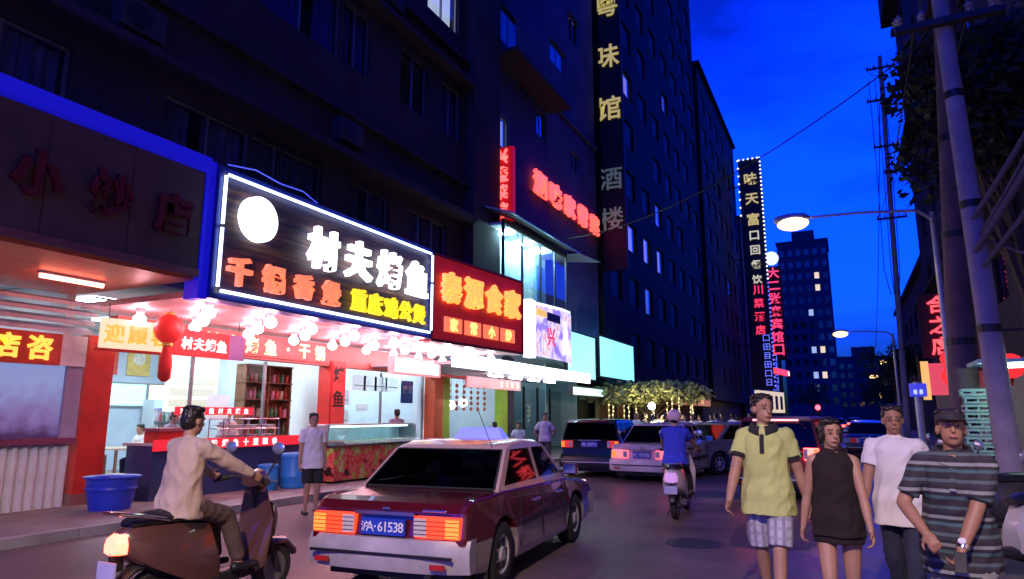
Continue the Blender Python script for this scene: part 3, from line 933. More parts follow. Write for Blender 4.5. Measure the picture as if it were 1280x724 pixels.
# ------------------------------------------------------------------ booth on the left
bo = thing('booth', 'white slatted booth with a corrugated front and a violet poster beside the red pillar', 'booth', (-11.75, 5.6, .12), HALF)
MB().box(-4.2, 1.7, .1, .16, 0, 1.02).build('front_panel', M('corrugated_white', (.66, .68, .75), .45, .15, 3), bo)
rib = MB().lathe([(0, .055), (1.0, .055)], (0, 0, 0), 'z', 10).mesh('rib', 50)
for k in range(38):
    o = link('rib', rib, M('corrugated_white'), bo); o.location = (-4.1 + k * .155, .1, .005)
MB().box(-4.2, 1.72, -.05, .2, 1.025, 1.12).build('counter_edge', M('plum_ledge', (.2, .05, .12), .5), bo)
def poster_mat():
    m = E('poster_violet', (.4, .4, .9), .55, base=(.06, .05, .1))
    t, b = nodes_of(m)
    tc = t.nodes.new('ShaderNodeTexCoord'); sp = t.nodes.new('ShaderNodeSeparateXYZ')
    nz = t.nodes.new('ShaderNodeTexNoise'); nz.inputs['Scale'].default_value = 4.0; nz.inputs['Detail'].default_value = 5
    ad_ = t.nodes.new('ShaderNodeMath'); ad_.operation = 'MULTIPLY_ADD'; ad_.inputs[1].default_value = .75
    rp = t.nodes.new('ShaderNodeValToRGB'); e = rp.color_ramp.elements
    e[0].position = .95; e[0].color = (.06, .02, .12, 1); e[1].position = 2.0; e[1].color = (.45, .5, .95, 1)
    n = e.new(.5); n.position = .5; 
    mr = t.nodes.new('ShaderNodeMapRange'); mr.inputs[1].default_value = 1.1; mr.inputs[2].default_value = 2.5
    t.links.new(tc.outputs['Object'], sp.inputs[0]); t.links.new(tc.outputs['Object'], nz.inputs['Vector'])
    t.links.new(nz.outputs[0], ad_.inputs[0]); t.links.new(sp.outputs[2], ad_.inputs[2])
    t.links.new(ad_.outputs[0], mr.inputs[0]); t.links.new(mr.outputs[0], rp.inputs[0])
    e = rp.color_ramp.elements
    e[0].position = .3; e[0].color = (.05, .015, .1, 1)
    e[1].position = .52; e[1].color = (.3, .2, .55, 1)
    e[2].position = .9; e[2].color = (.4, .5, 1, 1)
    t.links.new(rp.outputs[0], b.inputs['Emission Color'])
    return m
MB().box(-4.2, 1.45, .03, .12, 1.123, 2.3).build('poster', poster_mat(), bo)
MB().box(1.453, 1.72, -.02, .12, 1.123, 2.3).build('post', M('violet_post', (.3, .28, .45), .5), bo)
MB().box(-4.2, 1.3, -.06, .1, 2.303, 2.82).build('sign_board', M('red_sign', (.6, .05, .03), .5), bo)
text(bo, '进店咨', .45, 2.57, .4, E('letter_booth_yellow', (1, .62, .03), 1.2), -.08, .5, depth=.03, bold=.03)
MB().box(1.303, 1.72, -.06, .1, 2.303, 2.82).build('white_end', M('white_board', (.8, .8, .85), .5), bo)
for k in range(4):
    MB().slab([(-4.2, -.1 - .05 * k, 2.85 + k * .15), (1.76, -.1 - .05 * k, 2.85 + k * .15), (1.76, .1, 2.93 + k * .15), (-4.2, .1, 2.93 + k * .15)], (0, 0, .06)).build('slat', M('slat_white', (.62, .68, .78), .5), bo)
MB().tube([(.55, -.12, .05), (.5, -.06, .55), (.58, .02, .85)], .02, 6).build('broom_stick', black_plastic, bo)

# blue tub and blue barrels
tb = thing('tub', 'wide blue plastic tub at the foot of the red pillar', 'tub', (-10.85, 7.45, .12))
blue_pl = M('blue_plastic', (.02, .05, .6), .4, .15, 3)
MB().lathe([(0, .3), (.3, .36), (.5, .38), (.52, .42), (.5, .42), (.48, .36), (.06, .29), (.05, .001)], (0, 0, 0), 'z', 28).build('shell', blue_pl, tb, smooth=40)
MB().lathe([(.3, .372), (.33, .385), (.36, .375)], (0, 0, 0), 'z', 28).build('band', blue_pl, tb, smooth=40)
cy_pl = M('cyan_blue_plastic', (.03, .25, .7), .4, .15, 3)
def barrel(x, y, z, h, r, label):
    o = thing('barrel', label, 'barrel', (x, y, z))
    MB().lathe([(0, r * .9), (.03, r), (h * .3, r * 1.02), (h * .33, r * 1.06), (h * .36, r * 1.02), (h * .8, r), (h * .85, r * .98)], (0, 0, 0), 'z', 24).build('shell', cy_pl, o, smooth=40)
    MB().lathe([(h * .852, r * 1.05), (h * .9, r * 1.07), (h * .97, r * 1.0), (h, r * .6), (h, .001)], (0, 0, 0), 'z', 24).build('lid', cy_pl, o, smooth=40)
barrel(-10.75, 10.72, .12, .52, .2, 'shorter bright blue barrel on the pavement beside the taller one')
barrel(-10.6, 11.3, .12, .72, .27, 'taller bright blue lidded barrel by the dark counter')

# ------------------------------------------------------------------ counter of the restaurant
ct = thing('counter', 'dark fronted serving counter edged with a red lettered strip', 'counter', (-11.15, 10.55, .12), HALF)
MB().box(-2.2, 1.5, 0, .7, 0, .95).build('front', M('counter_navy', (.03, .05, .16), .4), ct)
MB().box(-2.25, 1.55, -.06, .75, .953, 1.0).build('top', M('counter_top', (.6, .55, .55), .3), ct)
MB().box(-2.25, 1.6, -.075, -.063, .86, 1.06).build('lit_strip', E('red_strip', (1, .03, .06), .6, base=(.6, .02, .03)), ct)
text(ct, '香辣烤鱼十里飘香', -.3, .96, .14, E('letter_pinkwhite', (1, .75, .75), 1.8, False), -.09, .26, depth=.01)
ls = thing('lettered_strip', 'thin red lit strip of white characters above the dish rack', 'sign', (-11.9, 10.3, 1.62), HALF)
MB().box(-.95, 1.0, 0, .05, 0, .16).build('board', E('red_strip_b', (1, .03, .06), .6, base=(.6, .02, .03)), ls)
text(ls, '欢迎光临村夫烤鱼', 0, .08, .12, E('letter_pinkwhite'), -.012, .23, depth=.01)
for sx in (-.9, .95):
    MB().tube([(sx, .03, -.5), (sx, .03, 0)], .015, 6).build('post', alu, ls)
rk = thing('dish_rack', 'silver wire rack stacked with white dishes on the counter', 'rack', (-11.45, 10.75, 1.12), HALF)
mb = MB()
for sx in (-.8, -.3, .2, .7):
    mb.tube([(sx, -.2, 0), (sx, -.2, .42)], .012, 6); mb.tube([(sx, .2, 0), (sx, .2, .42)], .012, 6)
for z in (.02, .22, .42):
    mb.tube([(-.8, -.2, z), (.7, -.2, z)], .012, 6); mb.tube([(-.8, .2, z), (.7, .2, z)], .012, 6)
mb.build('frame', chrome, rk)
dish = MB().lathe([(0, .06), (.015, .1), (.03, .13), (.035, .13), (.018, .08), (.016, .001)], (0, 0, 0), 'z', 14).mesh('dish', 40)
for k in range(24):
    o = link('dish', dish, M('porcelain', (.8, .82, .85), .25), rk)
    o.location = (-.65 + (k % 6) * .25, random.uniform(-.08, .08), .03 + .2 * ((k // 6) % 2) + .035 * (k // 12))
# stall lamp (green) by the barrels, red box
bx = thing('cash_box', 'small red topped box standing on the counter end', 'box', (-11.35, 8.75, 1.12), HALF)
MB().box(-.3, .3, -.2, .2, 0, .2).build('body', red_paint, bx, bevel=.01)
MB().box(-.32, .32, -.22, .22, .203, .26).build('lid', M('plum', (.35, .1, .14), .5), bx)

# bottle shelf in the restaurant
sh = thing('bottle_shelf', 'dark wooden shelf crammed with bottles and jars inside the restaurant', 'shelf', (-13.2, 13.2, .12), HALF)
MB().box(-.95, .6, .3, .34, 0, 2.75).build('back', wood, sh)
for sx in (-.95, -.2, .57):
    MB().box(sx, sx + .04, 0, .296, 0, 2.75).build('upright', wood, sh)
for z in (.5, 1.0, 1.45, 1.9, 2.32, 2.75):
    MB().box(-.97, .63, -.02, .296, z - .03, z).build('board', wood, sh)
bt = [MB().lathe([(0, .035), (.16, .038), (.2, .02), (.25, .014), (.26, .016), (.28, .016), (.28, .001)], (0, 0, 0), 'z', 10).mesh('bottle', 40),
      MB().lathe([(0, .055), (.15, .06), (.17, .05), (.18, .058), (.21, .058), (.21, .001)], (0, 0, 0), 'z', 10).mesh('jar', 40)]
bm_ = [M('bottle_red', (.5, .05, .04), .3), M('bottle_green', (.05, .22, .1), .2), M('jar_cream', (.6, .55, .4), .4), M('jar_pink', (.6, .3, .4), .4)]
for z in (.5, 1.0, 1.45, 1.9, 2.32):
    for k in range(10):
        x = -.85 + k * .15
        j = random.random() < .5
        o = link('jar' if j else 'bottle', bt[1 if j else 0], random.choice(bm_))
        o.location = (-13.2 - .1, 13.2 + x, .12 + z)
        tag(o, 'small jar standing on the dark wooden shelf' if j else 'small bottle standing on the dark wooden shelf', 'jar' if j else 'bottle', 'jars on the wooden shelf' if j else 'bottles on the wooden shelf')
mn = thing('menu_board', 'lit cream menu panel on the restaurant wall left of the bottle shelf', 'menu board', (-14.5, 11.8, 1.7), HALF)
MB().box(-.75, .75, 0, .04, 0, 1.4).build('panel', E('menu_cream', (1, .93, .72), 1.1), mn)
for k in range(5):
    MB().box(-.65, .65, -.015, -.002, .12 + k * .26, .3 + k * .26).build('menu_row', E('menu_row', (.7, .6, .35), .8, False), mn)
lp = thing('upright_panel', 'red strip with two black characters fixed to the red pillar', 'sign', (-11.83, 14.05, 1.2), HALF)
MB().box(-.24, .24, 0, .015, 0, 1.75).build('board', M('bright_red', (.7, .06, .06), .5), lp)
text(lp, '烤鱼', 0, 1.15, .42, M('ink', (.02, .01, .01), .6), -.01, .62, vertical=True, depth=.01)
# glazing of the restaurant with hung sheets
gz = thing('shopfront_glazing', 'glazed restaurant front with slim steel posts', 'glazing', (-12.25, 8.0, .12), HALF)
for a, c in ((.02, 1.9), (1.96, 3.9), (6.4, 8.4), (8.46, 10.6)):
    MB().box(a, c, 0, .012, .06, 2.7).build('pane', clear_glass, gz)
for a in (0, 1.9, 3.9, 6.36, 8.4, 10.6):
    MB().box(a - .005 if a else -.04, a + .055 if a else .017, -.02, .035, 0, 2.73).build('post', alu, gz)
for a, c in ((.02, 3.9), (6.42, 10.6)):
    MB().box(a, c, -.022, .037, 0.0, .055).build('bottom_rail', alu, gz)
paper_m = M('paper', (.8, .82, .85), .7)
_t, _b = nodes_of(paper_m)
_tr = _t.nodes.new('ShaderNodeBsdfTranslucent'); _tr.inputs[0].default_value = (.8, .82, .85, 1)
_mx = _t.nodes.new('ShaderNodeMixShader'); _mx.inputs[0].default_value = .6
_t.links.new(_b.outputs[0], _mx.inputs[1]); _t.links.new(_tr.outputs[0], _mx.inputs[2])
_t.links.new(_mx.outputs[0], [n for n in _t.nodes if n.type == 'OUTPUT_MATERIAL'][0].inputs[0])
for i, (y, z, w, h) in enumerate(((14.75, 1.9, .2, .38), (14.75, 1.35, .2, .4), (14.75, .8, .2, .4), (15.35, 2.3, .3, .42), (15.85, 2.3, .3, .42), (16.35, 2.3, .3, .42), (16.9, 2.3, .32, .42), (15.5, 1.72, .28, .2), (10.6, 1.5, .3, .55))):
    o = thing('paper_sheet', 'white paper sheet stuck to the restaurant glazing', 'paper', (-12.2, y, z), HALF, 'paper sheets on the glazing')
    MB().quad((-w, 0, 0), (w, 0, 0), (w, 0, h), (-w, 0, h)).build('sheet', paper_m, o)
    MB().box(-w * .7, w * .7, -.004, -.001, h * .3, h * .36).build('printed_line', M('print_grey', (.2, .2, .25), .7), o)
cl = thing('wall_notice', 'small blue notice on the restaurant wall beside the orange pillar', 'notice', (-12.6, 18.3, 2.0), HALF)
MB().box(-.35, .3, 0, .02, 0, .7).build('sheet', M('blue_notice', (.03, .12, .5), .5), cl)
text(cl, '提示', 0, .42, .26, M('white_ink', (.8, .85, .95), .5), -.01, .3, depth=.006)

# glass display counter with printed front
dc = thing('display_case', 'glass topped food display case with a red and green printed front', 'display case', (-10.35, 14.0, .12), HALF)
def print_mat():
    m = M('printed_front', (.5, .1, .1), .4)
    t, b = nodes_of(m)
    tc = t.nodes.new('ShaderNodeTexCoord'); nz = t.nodes.new('ShaderNodeTexNoise'); nz.inputs['Scale'].default_value = 3.6; nz.inputs['Detail'].default_value = 5
    rp = t.nodes.new('ShaderNodeValToRGB'); rp.color_ramp.interpolation = 'CONSTANT'; e = rp.color_ramp.elements
    e[0].position = 0; e[0].color = (.03, .02, .02, 1); e[1].position = .38; e[1].color = (.6, .06, .05, 1)
    for p, c in ((.46, (.75, .25, .2, 1)), (.5, (.65, .06, .06, 1)), (.55, (.35, .6, .08, 1)), (.62, (.6, .65, .4, 1)), (.68, (.7, .1, .08, 1))):
        n = e.new(p); n.color = c
    t.links.new(tc.outputs['Object'], nz.inputs['Vector']); t.links.new(nz.outputs[0], rp.inputs[0]); t.links.new(rp.outputs[0], b.inputs['Base Color'])
    return m
MB().box(-1.75, 1.75, 0, .8, .05, .78).build('front_cabinet', print_mat(), dc)
MB().box(-1.78, 1.78, -.03, .83, .783, .83).build('shelf_top', chrome, dc)
MB().slab([(-1.75, 0, .833), (1.75, 0, .833), (1.75, .25, 1.25), (-1.75, .25, 1.25)], (0, .01, .003)).build('front_glass', clear_glass, dc)
MB().box(-1.77, 1.77, .25, .82, 1.253, 1.29).build('roof', M('case_white', (.75, .8, .85), .4), dc)
MB().box(-1.5, 1.5, .3, .36, 1.22, 1.25).build('lamp_tube', E('case_lamp', (.6, .95, 1), 8), dc)
for sx in (-1.76, 1.73):
    MB().box(sx, sx + .03, .2, .8, .833, 1.25).build('side_post', alu, dc)
MB().box(-1.7, 1.7, .7, .75, .833, 1.25).build('back', M('case_back', (.5, .7, .75), .5), dc)
mb = thing('tray', 'steel tray of food inside the glass display case', 'tray', (-10.75, 13.4, .95), HALF, 'trays in the display case')
for k in range(4):
    o = mb if k == 0 else thing('tray', 'steel tray of food inside the glass display case', 'tray', (-10.75, 13.4, .95), HALF, 'trays in the display case')
    o.location.y = 12.6 + k * .85
    q = MB(); q.box(-.35, .35, -.2, .2, 0, .02); q.box(-.37, -.352, -.22, .22, 0, .07); q.box(.352, .37, -.22, .22, 0, .07); q.box(-.35, .35, -.22, -.202, 0, .07); q.box(-.35, .35, .202, .22, 0, .07)
    q.build('pan', chrome, o)
    q = MB()
    for j in range(14):
        q.ell((random.uniform(-.28, .28), random.uniform(-.14, .14), .05), (.07, .05, .035), 7, 5)
    q.build('food', random.choice([M('food_red', (.5, .15, .08), .5), M('food_green', (.2, .35, .08), .5), M('food_pale', (.7, .6, .45), .5)]), o)

# green pillared shop: back counter, hanging lamps and strips
for i, (y, z) in enumerate(((20.4, 2.0), (21.2, 2.05), (22.0, 2.0), (22.9, 2.1))):
    o = thing('pendant_lamp', 'round white pendant lamp in the green pillared shop', 'lamp', (-13.2, y, z), 0, 'pendant lamps in the green pillared shop')
    MB().ell((0, 0, 0), (.17, .17, .17), 14, 10).build('globe', E('pendant', (.8, .95, 1), 4, False), o, smooth=60)
    MB().tube([(0, 0, .16), (0, 0, 3.94 - z)], .008, 5).build('cord', dark_metal, o)
for i in range(7):
    o = thing('hanging_ribbon', 'red paper ribbon hanging in the green pillared shop', 'decoration', (-12.4, 20.0 + i * .52, 1.75), HALF, 'red ribbons in the green pillared shop')
    q = MB()
    for k in range(5):
        q.lathe([(-.07, .001), (-.05, .05), (0, .065), (.05, .05), (.07, .001)], (0, 0, .1 + k * .2), 'z', 8)
    q.tube([(0, 0, 0), (0, 0, 1.1)], .006, 5)
    q.build('strand', M('ribbon_red', (.6, .15, .1), .6), o)
o = thing('shop_counter', 'pale blue counter inside the green pillared shop', 'counter', (-14.5, 21.7, .12), HALF)
MB().box(-1.8, 1.8, 0, .6, 0, 1.0).build('front', M('counter_blue', (.2, .35, .6), .5), o); MB().box(-1.85, 1.85, -.05, .65, 1.003, 1.05).build('top', white_wall, o)
o = thing('teal_shutter_front', 'teal glazed shopfront beyond the white canopy', 'shopfront', (-12.1, 26.6, .12), HALF)
for k in range(4):
    MB().box(-1.9 + k * 1.4, -.62 + k * 1.4, 0, .015, .1, 2.6).build('pane', clear_glass, o)
    MB().box(-1.98 + k * 1.4, -1.903 + k * 1.4, -.03, .05, 0, 2.7).build('post', dark_metal, o)

# ------------------------------------------------------------------ street lamps, poles, wires on the right
def street_lamp(px, py, lx, lz, label, power=0.0, size=1.0, pole_h=None):
    o = thing('street_lamp', label, 'street lamp', (px, py, 0), 0, 'street lamps along the right pavement')
    dx = lx - px
    MB().lathe([(0, .16), (.4, .14), (.45, .1), (lz - .4, .07), (lz - .1, .06)], (0, 0, 0), 'z', 12).build('pole', pale_metal, o, smooth=40)
    MB().tube([(0, 0, lz - .3), (dx * .1, 0, lz - .02), (dx * .5, 0, lz + .1), (dx, 0, lz + .14)], [.05, .045, .04, .035], 8).build('arm', pale_metal, o, smooth=40)
    q = MB().lathe([(-.5, .05), (-.42, .12), (-.1, .17), (.3, .14), (.45, .04)], (dx, 0, lz + .14), 'x', 14)
    q.build('lamp_head', pale_metal, o, smooth=40)
    MB().ell((dx, 0, lz + .0), (.42 * size, .24 * size, .2 * size), 16, 10).build('bulb_glow', E('street_bulb_glow', (1, .62, .24), 3.6, False), o, smooth=60)  # oversized bulb: the glow around the lamp is put into its shape
    if power:
        ld = bpy.data.lights.new('bulb_light', 'SPOT'); ld.energy = power; ld.color = (1, .7, .46); ld.shadow_soft_size = .25; ld.spot_size = R(154); ld.spot_blend = .2
        lo = bpy.data.objects.new('bulb_light', ld); C.objects.link(lo); lo.parent = o; lo.location = (dx, 0, lz - .35)
    return o
street_lamp(2.4, 20.2, -.97, 6.95, 'long armed street lamp burning above the road by the two poles', 90)
street_lamp(2.6, -3.0, -.4, 6.95, 'unseen street lamp added behind the camera to light the walkers', 4000)  # added lamp out of view, warms the fronts of the walkers
street_lamp(3.0, 50, -.02, 6.95, 'second street lamp seen below the utility pole wires', 160, 1.1)
street_lamp(6.2, 78, 3.75, 6.9, 'third street lamp by the low shophouse', 90, 1.2)
street_lamp(6.0, 106, 3.6, 6.9, 'fourth street lamp past the low shophouse', 0, 1.3)
street_lamp(8.0, 150, 5.9, 6.9, 'fifth street lamp near the leafy trees', 0, 1.6)
street_lamp(8.6, 190, 6.9, 6.9, 'sixth street lamp before the squat block', 0, 1.9)
street_lamp(10.4, 215, 8.6, 6.9, 'last small street lamp at the end of the row', 0, 2.0)

pole_mat = M('concrete_pole', (.32, .29, .33), .75, .25, 2.5, bump=.3)
def utility_pole(x0, y, x1, h, r, label, arms=(), mat=pole_mat, bands=True):
    o = thing('utility_pole', label, 'pole', (x0, y, .1))
    MB().tube([(0, 0, 0), ((x1 - x0) * .5, 0, h * .5), (x1 - x0, 0, h)], [r, r * .86, r * .7], 16).build('shaft', mat, o, smooth=40)
    if bands:
        for z in (2.7, 4.6, 6.4):
            f = z / h
            MB().lathe([(z, r * (1.05 - .3 * f)), (z + .12, r * (1.05 - .3 * f))], ((x1 - x0) * f, 0, 0), 'z', 16).build('steel_band', dark_metal, o)
    for z, w in arms:
        cx = (x1 - x0) * z / h
        a = MB().box(cx - w, cx + w, -r - .08, -r * .6, z, z + .1).build('cross_arm', dark_metal, o)
        for k in (-.9, -.45, .45, .9):
            MB().lathe([(0, .03), (.05, .06), (.08, .03), (.12, .06), (.16, .03), (.2, .02)], (cx + w * k, -r - .03, z + .103), 'z', 8).build('insulator', M('insulator', (.4, .36, .34), .3), a, smooth=40)
    return o
utility_pole(2.02, 12.0, 1.86, 9.0, .165, 'pale round concrete pole in front of the right hand shops', ((7.6, .7),))
utility_pole(1.72, 14.0, 2.3, 10.2, .24, 'thick brown pole rising behind the stacked green crates', ((8.6, .9),), M('brown_pole', (.16, .1, .1), .8, .35, 2.0, bump=.5))
utility_pole(2.95, 45.0, 3.55, 23.5, .17, 'tall thin pole with crossarms against the blue sky', ((13, .8), (17.5, .7), (20.5, .9), (22.6, .8)), bands=False)
wire_mat = M('wire_black', (.012, .012, .014), .6, .1)
def wire(p0, p1, sag, label, r=.02, n=14):
    p0 = Vector(p0); p1 = Vector(p1)
    pts = [p0.lerp(p1, k / n) - Vector((0, 0, sag * 4 * (k / n) * (1 - k / n))) for k in range(n + 1)]
    o = MB().tube(pts, r, 6).build('overhead_wire', wire_mat, smooth=40)
    return tag(o, label, 'wire', 'overhead wires on the right')
def cable(p0, p1, sag, label, r):
    o = wire(p0, p1, sag, label, r); o.data.materials.clear(); o.data.materials.append(M('cable_grey', (.14, .12, .13), .7)); return o
cable((1.9, 11.9, 4.0), (3.9, 9.0, 7.6), .12, 'thick grey cable climbing from the pale pole', .05)
cable((1.95, 11.9, 3.75), (4.0, 9.2, 7.0), .2, 'second thick cable sagging beside the climbing one', .035)
cable((1.92, 11.9, 4.5), (4.1, 8.8, 8.4), .18, 'upper grey cable climbing from the pale pole', .04)
cable((1.95, 11.95, 4.2), (3.6, 9.0, 7.9), .3, 'slack grey cable looping beside the climbing cables', .028)
cable((1.95, 12.1, 4.3), (2.9, 10.5, 3.3), .02, 'short stay cable running down to the right pavement', .018)
for i, (dx, z) in enumerate(((-.75, 23.0), (-.3, 22.9), (.35, 22.8))):
    wire((3.4 + dx, 44.9, z), (2.3 + dx * .7, 13.9, 8.9 + .1 * i), .8, 'thin black wire slung from the tall thin pole to the thick brown pole', .018)
for i, (dx, z) in enumerate(((-.7, 13.2), (.5, 13.15))):
    wire((3.2 + dx, 44.9, z), (1.9 + dx * .6, 11.9, 7.8), .6, 'thin black wire slung between the tall pole and the pale pole', .016)
wire((2.3, 13.9, 8.8), (-9.6, 24, 8.4), .9, 'black wire crossing the street towards the glass bay', .016)
wire((3.3, 44.9, 20.6), (3.9, 100, 10), 1.0, 'thin black wire running away down the street', .03)
wire((2.4, 20.2, 6.6), (1.87, 12.1, 5.4), .15, 'black wire between the near street lamp and the pale pole', .014)
# dropper wires beside the thin pole
for i, dx in enumerate((-.55, -.2, .25)):
    o = MB().tube([(3.35 + dx, 44.7, 22), (3.3 + dx, 44.72, 16), (3.15 + dx, 44.72, 10), (3.1 + dx * .5, 44.8, 8.5)], .025, 5).build('dropper_wire', wire_mat)
    tag(o, 'dropper wire hanging straight down beside the tall thin pole', 'wire', 'dropper wires on the thin pole')

# stacked green crates
gc = M('pale_green_plastic', (.35, .6, .48), .5, .15, 3)
crate_rib = MB().box(-.015, .015, -.0065, .0065, -.021, .021).mesh('rib')
for k in range(15):
    z = .121 + k * .128
    pos = 'bottom' if k == 0 else ('top' if k == 14 else None)
    o = thing('crate', 'pale green slotted plastic crate, %s of the tall stack' % pos if pos else 'pale green slotted plastic crate in the tall stack by the brown pole', 'crate', (1.98 + .02 * math.sin(k * 2.1), 13.45, z), .06 * math.sin(k * 1.3), 'stacked green crates')
    q = MB()
    q.box(-.26, .26, -.18, .18, 0, .012)
    for zz, hh in ((.013, .03), (.085, .035)):
        q.box(-.27, .27, -.19, -.172, zz, zz + hh); q.box(-.27, .27, .172, .19, zz, zz + hh); q.box(-.27, -.252, -.17, .17, zz, zz + hh); q.box(.252, .27, -.17, .17, zz, zz + hh)
    q.build('shell', gc, o)
    for sx in (-.25, -.08, .09, .25):
        r_ = link('rib', crate_rib, gc, o); r_.location = (sx, -.18, .064)
        r_ = link('rib', crate_rib, gc, o); r_.location = (sx, .18, .064)
# added tube lamp and awning, placed to light the crate fronts
o = thing('crate_fill_lamp', 'greenish white tube lamp under a small awning added to light the crates', 'lamp', (2.75, 13.3, 2.35))
MB().box(-.9, .9, -.85, .3, .04, .1).build('awning', M('awning_cyan', (.4, .6, .7), .5), o)
MB().tube([(-.8, -.75, .0), (.3, -.75, .0)], .035, 8).build('tube', E('crate_fill_tube', (.7, 1, .88), 30), o)
MB().box(.5, .56, -.03, .03, -2.23, .038).build('post', alu, o)
MB().box(-.56, -.5, .2, .26, -2.23, .038).build('post', alu, o)
# red lanterns and signs on the right
def red_lantern(x, y, z, label, s=1.0):
    o = thing('lantern', label, 'lantern', (x, y, z), 0, 'red lanterns on the right')
    MB().lathe([(-.26 * s, .08 * s), (-.2 * s, .2 * s), (0, .28 * s), (.2 * s, .2 * s), (.26 * s, .08 * s)], (0, 0, 0), 'z', 18).build('shade', E('lantern_glow', (1, .03, .04), 1.1, base=(.7, .03, .03)), o, smooth=60)
    MB().lathe([(-.42 * s, .02 * s), (-.3 * s, .04 * s), (-.262 * s, .07 * s)], (0, 0, 0), 'z', 10).build('tassel', red_paint, o)
    MB().tube([(0, 0, .26 * s), (0, 0, .26 * s + .5)], .008, 5).build('cord', dark_metal, o)
red_lantern(3.2, 17.8, 2.65, 'red lantern hanging alone by the cream shop wall')
red_lantern(4.0, 33.0, 3.2, 'lower red lantern under the upright red sign', 1.6)
red_lantern(4.1, 34.5, 4.0, 'upper red lantern under the upright red sign', 1.3)
o = thing('lantern_bracket', 'dark bracket over the pavement holding the single lantern', 'bracket', (3.2, 17.8, 3.4))
MB().box(-.05, 1.8, -.03, .03, 0, .05).build('beam', dark_metal, o)
o = thing('vertical_sign', 'upright dark sign with three red characters on the right hand shophouse', 'sign', (4.05, 36.0, 4.2))
MB().box(-.75, .75, 0, .25, 0, 2.9).build('board', M('sign_dark_red'), o)
text(o, '合之店', 0, 1.45, .82, E('letter_red_right', (1, .05, .05), 2.6), -.05, .95, vertical=True, depth=.05, bold=.02)
o = thing('shop_sign', 'narrow yellow and red lit board below the upright red sign', 'sign', (3.6, 35.5, 2.3))
MB().box(-.5, -.2, 0, .12, 0, 1.7).build('yellow_strip', E('yellow_strip', (1, .55, .1), .9, False), o)
MB().box(-.197, .9, 0, .12, .2, 1.6).build('red_panel', E('red_panel_r', (1, .06, .06), .7, False), o)
MB().tube([(-.6, .06, -2.2), (-.6, .06, 2.0)], .04, 8).build('post', dark_metal, o)
o = thing('parking_sign', 'small blue lit sign with white marks on a steel post', 'sign', (1.78, 22, .12))
MB().tube([(0, 0, 0), (0, 0, 2.4)], .09, 12).build('post', pale_metal, o, smooth=40)
MB().box(-.2, .22, -.13, -.093, 2.0, 2.36).build('plate', E('blue_sign', (.01, .03, .9), .7, False), o, bevel=.02)
text(o, '88', 0.01, 2.13, .13, E('sign_mark', (.6, .7, 1), 1.2, False), -.14, .14, depth=.01)
for k, (x, y) in enumerate(((6.5, 24), (6.5, 30.5), (6.5, 37.5))):
    ceiling_panel(x, y, 3.19, E('panel_cream', (1, .88, .6), 22), 'flat ceiling lamp inside a right hand shop', 'ceiling lamps in the right hand shops')

# ------------------------------------------------------------------ trees
leaf_bm = None
def tree(label, x, y, h, crown_r, crown_h, zc, n, lmat, trunk_r=.12, group=None, clumps=14, flat=1.0):
    o = thing('tree', label, 'tree', (x, y, .1), random.uniform(0, 6), group)
    rnd = random.Random(int(x * 91 + y * 17))
    mb = MB()
    mb.tube([(0, 0, 0), (.06, .03, h * .3), (-.05, .05, h * .55), (.02, 0, h * .85)], [trunk_r, trunk_r * .8, trunk_r * .6, trunk_r * .2], 9)
    cs = []
    for k in range(clumps):
        a = rnd.uniform(0, 6.28); rr = crown_r * math.sqrt(rnd.random()) * .8
        cz = zc + rnd.uniform(-.5, .5) * crown_h * (1 - .5 * rr / crown_r)
        c = Vector((rr * math.cos(a), rr * math.sin(a), cz)); cs.append(c)
        s = Vector((0, 0, h * rnd.uniform(.4, .6)))
        mid = s.lerp(c, .5) + Vector((rnd.uniform(-.1, .1), rnd.uniform(-.1, .1), .1))
        mb.tube([s, mid, c], [trunk_r * .4, trunk_r * .25, .01], 5)
    mb.build('trunk', M('bark', (.1, .075, .06), .9, .3, 5), o, smooth=50)
    q = MB()
    for k in range(n):
        c = cs[k % clumps]
        rr = crown_r * .42
        d = Vector((rnd.gauss(0, 1), rnd.gauss(0, 1), rnd.gauss(0, .8))).normalized() * rr * rnd.random() ** .4
        d.z *= flat
        p = c + d
        u = Vector((rnd.gauss(0, 1), rnd.gauss(0, 1), rnd.gauss(0, .6))).normalized()
        w = u.cross(Vector((rnd.gauss(0, 1), rnd.gauss(0, 1), rnd.gauss(0, 1)))).normalized()
        s = rnd.uniform(.05, .11) * (crown_r ** .5)
        q.add([p - u * s, p + w * s * .5, p + u * s, p - w * s * .5], [(0, 1, 2, 3)])
    q.build('crown', lmat, o)
    return o
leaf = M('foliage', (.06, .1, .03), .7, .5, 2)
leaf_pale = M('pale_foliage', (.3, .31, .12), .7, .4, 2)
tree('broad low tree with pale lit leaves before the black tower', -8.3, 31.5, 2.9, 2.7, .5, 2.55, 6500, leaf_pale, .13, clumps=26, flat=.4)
o = thing('tree_fill_lamp', 'bright pale lamp post added to light the broad low tree', 'lamp', (-7.3, 28.3, .004))  # added lamp, set in front of the crown to brighten its leaves
MB().tube([(0, 0, 0), (0, 0, 1.9)], .03, 8).build('post', dark_metal, o)
MB().ell((0, 0, 2.0), (.14, .14, .14), 12, 8).build('globe', E('tree_fill_globe', (1, .88, .5), 260), o, smooth=60)
tree('dark street tree past the red lanterns', 3.4, 58, 6.5, 2.2, 2.6, 5.2, 3600, leaf, .15, 'street trees on the right')
tree('leafy street tree under the far lamps', 4.6, 92, 6.0, 2.6, 2.8, 4.4, 3600, leaf, .15, 'street trees on the right')
tree('rounded street tree beside the fifth lamp', 5.6, 128, 7.0, 3.4, 3.4, 5.0, 3600, leaf, .18, 'street trees on the right')
tree('dark tree at the far end of the left pavement', -5.6, 135, 7.0, 3.0, 3.4, 5.2, 3000, leaf, .18)
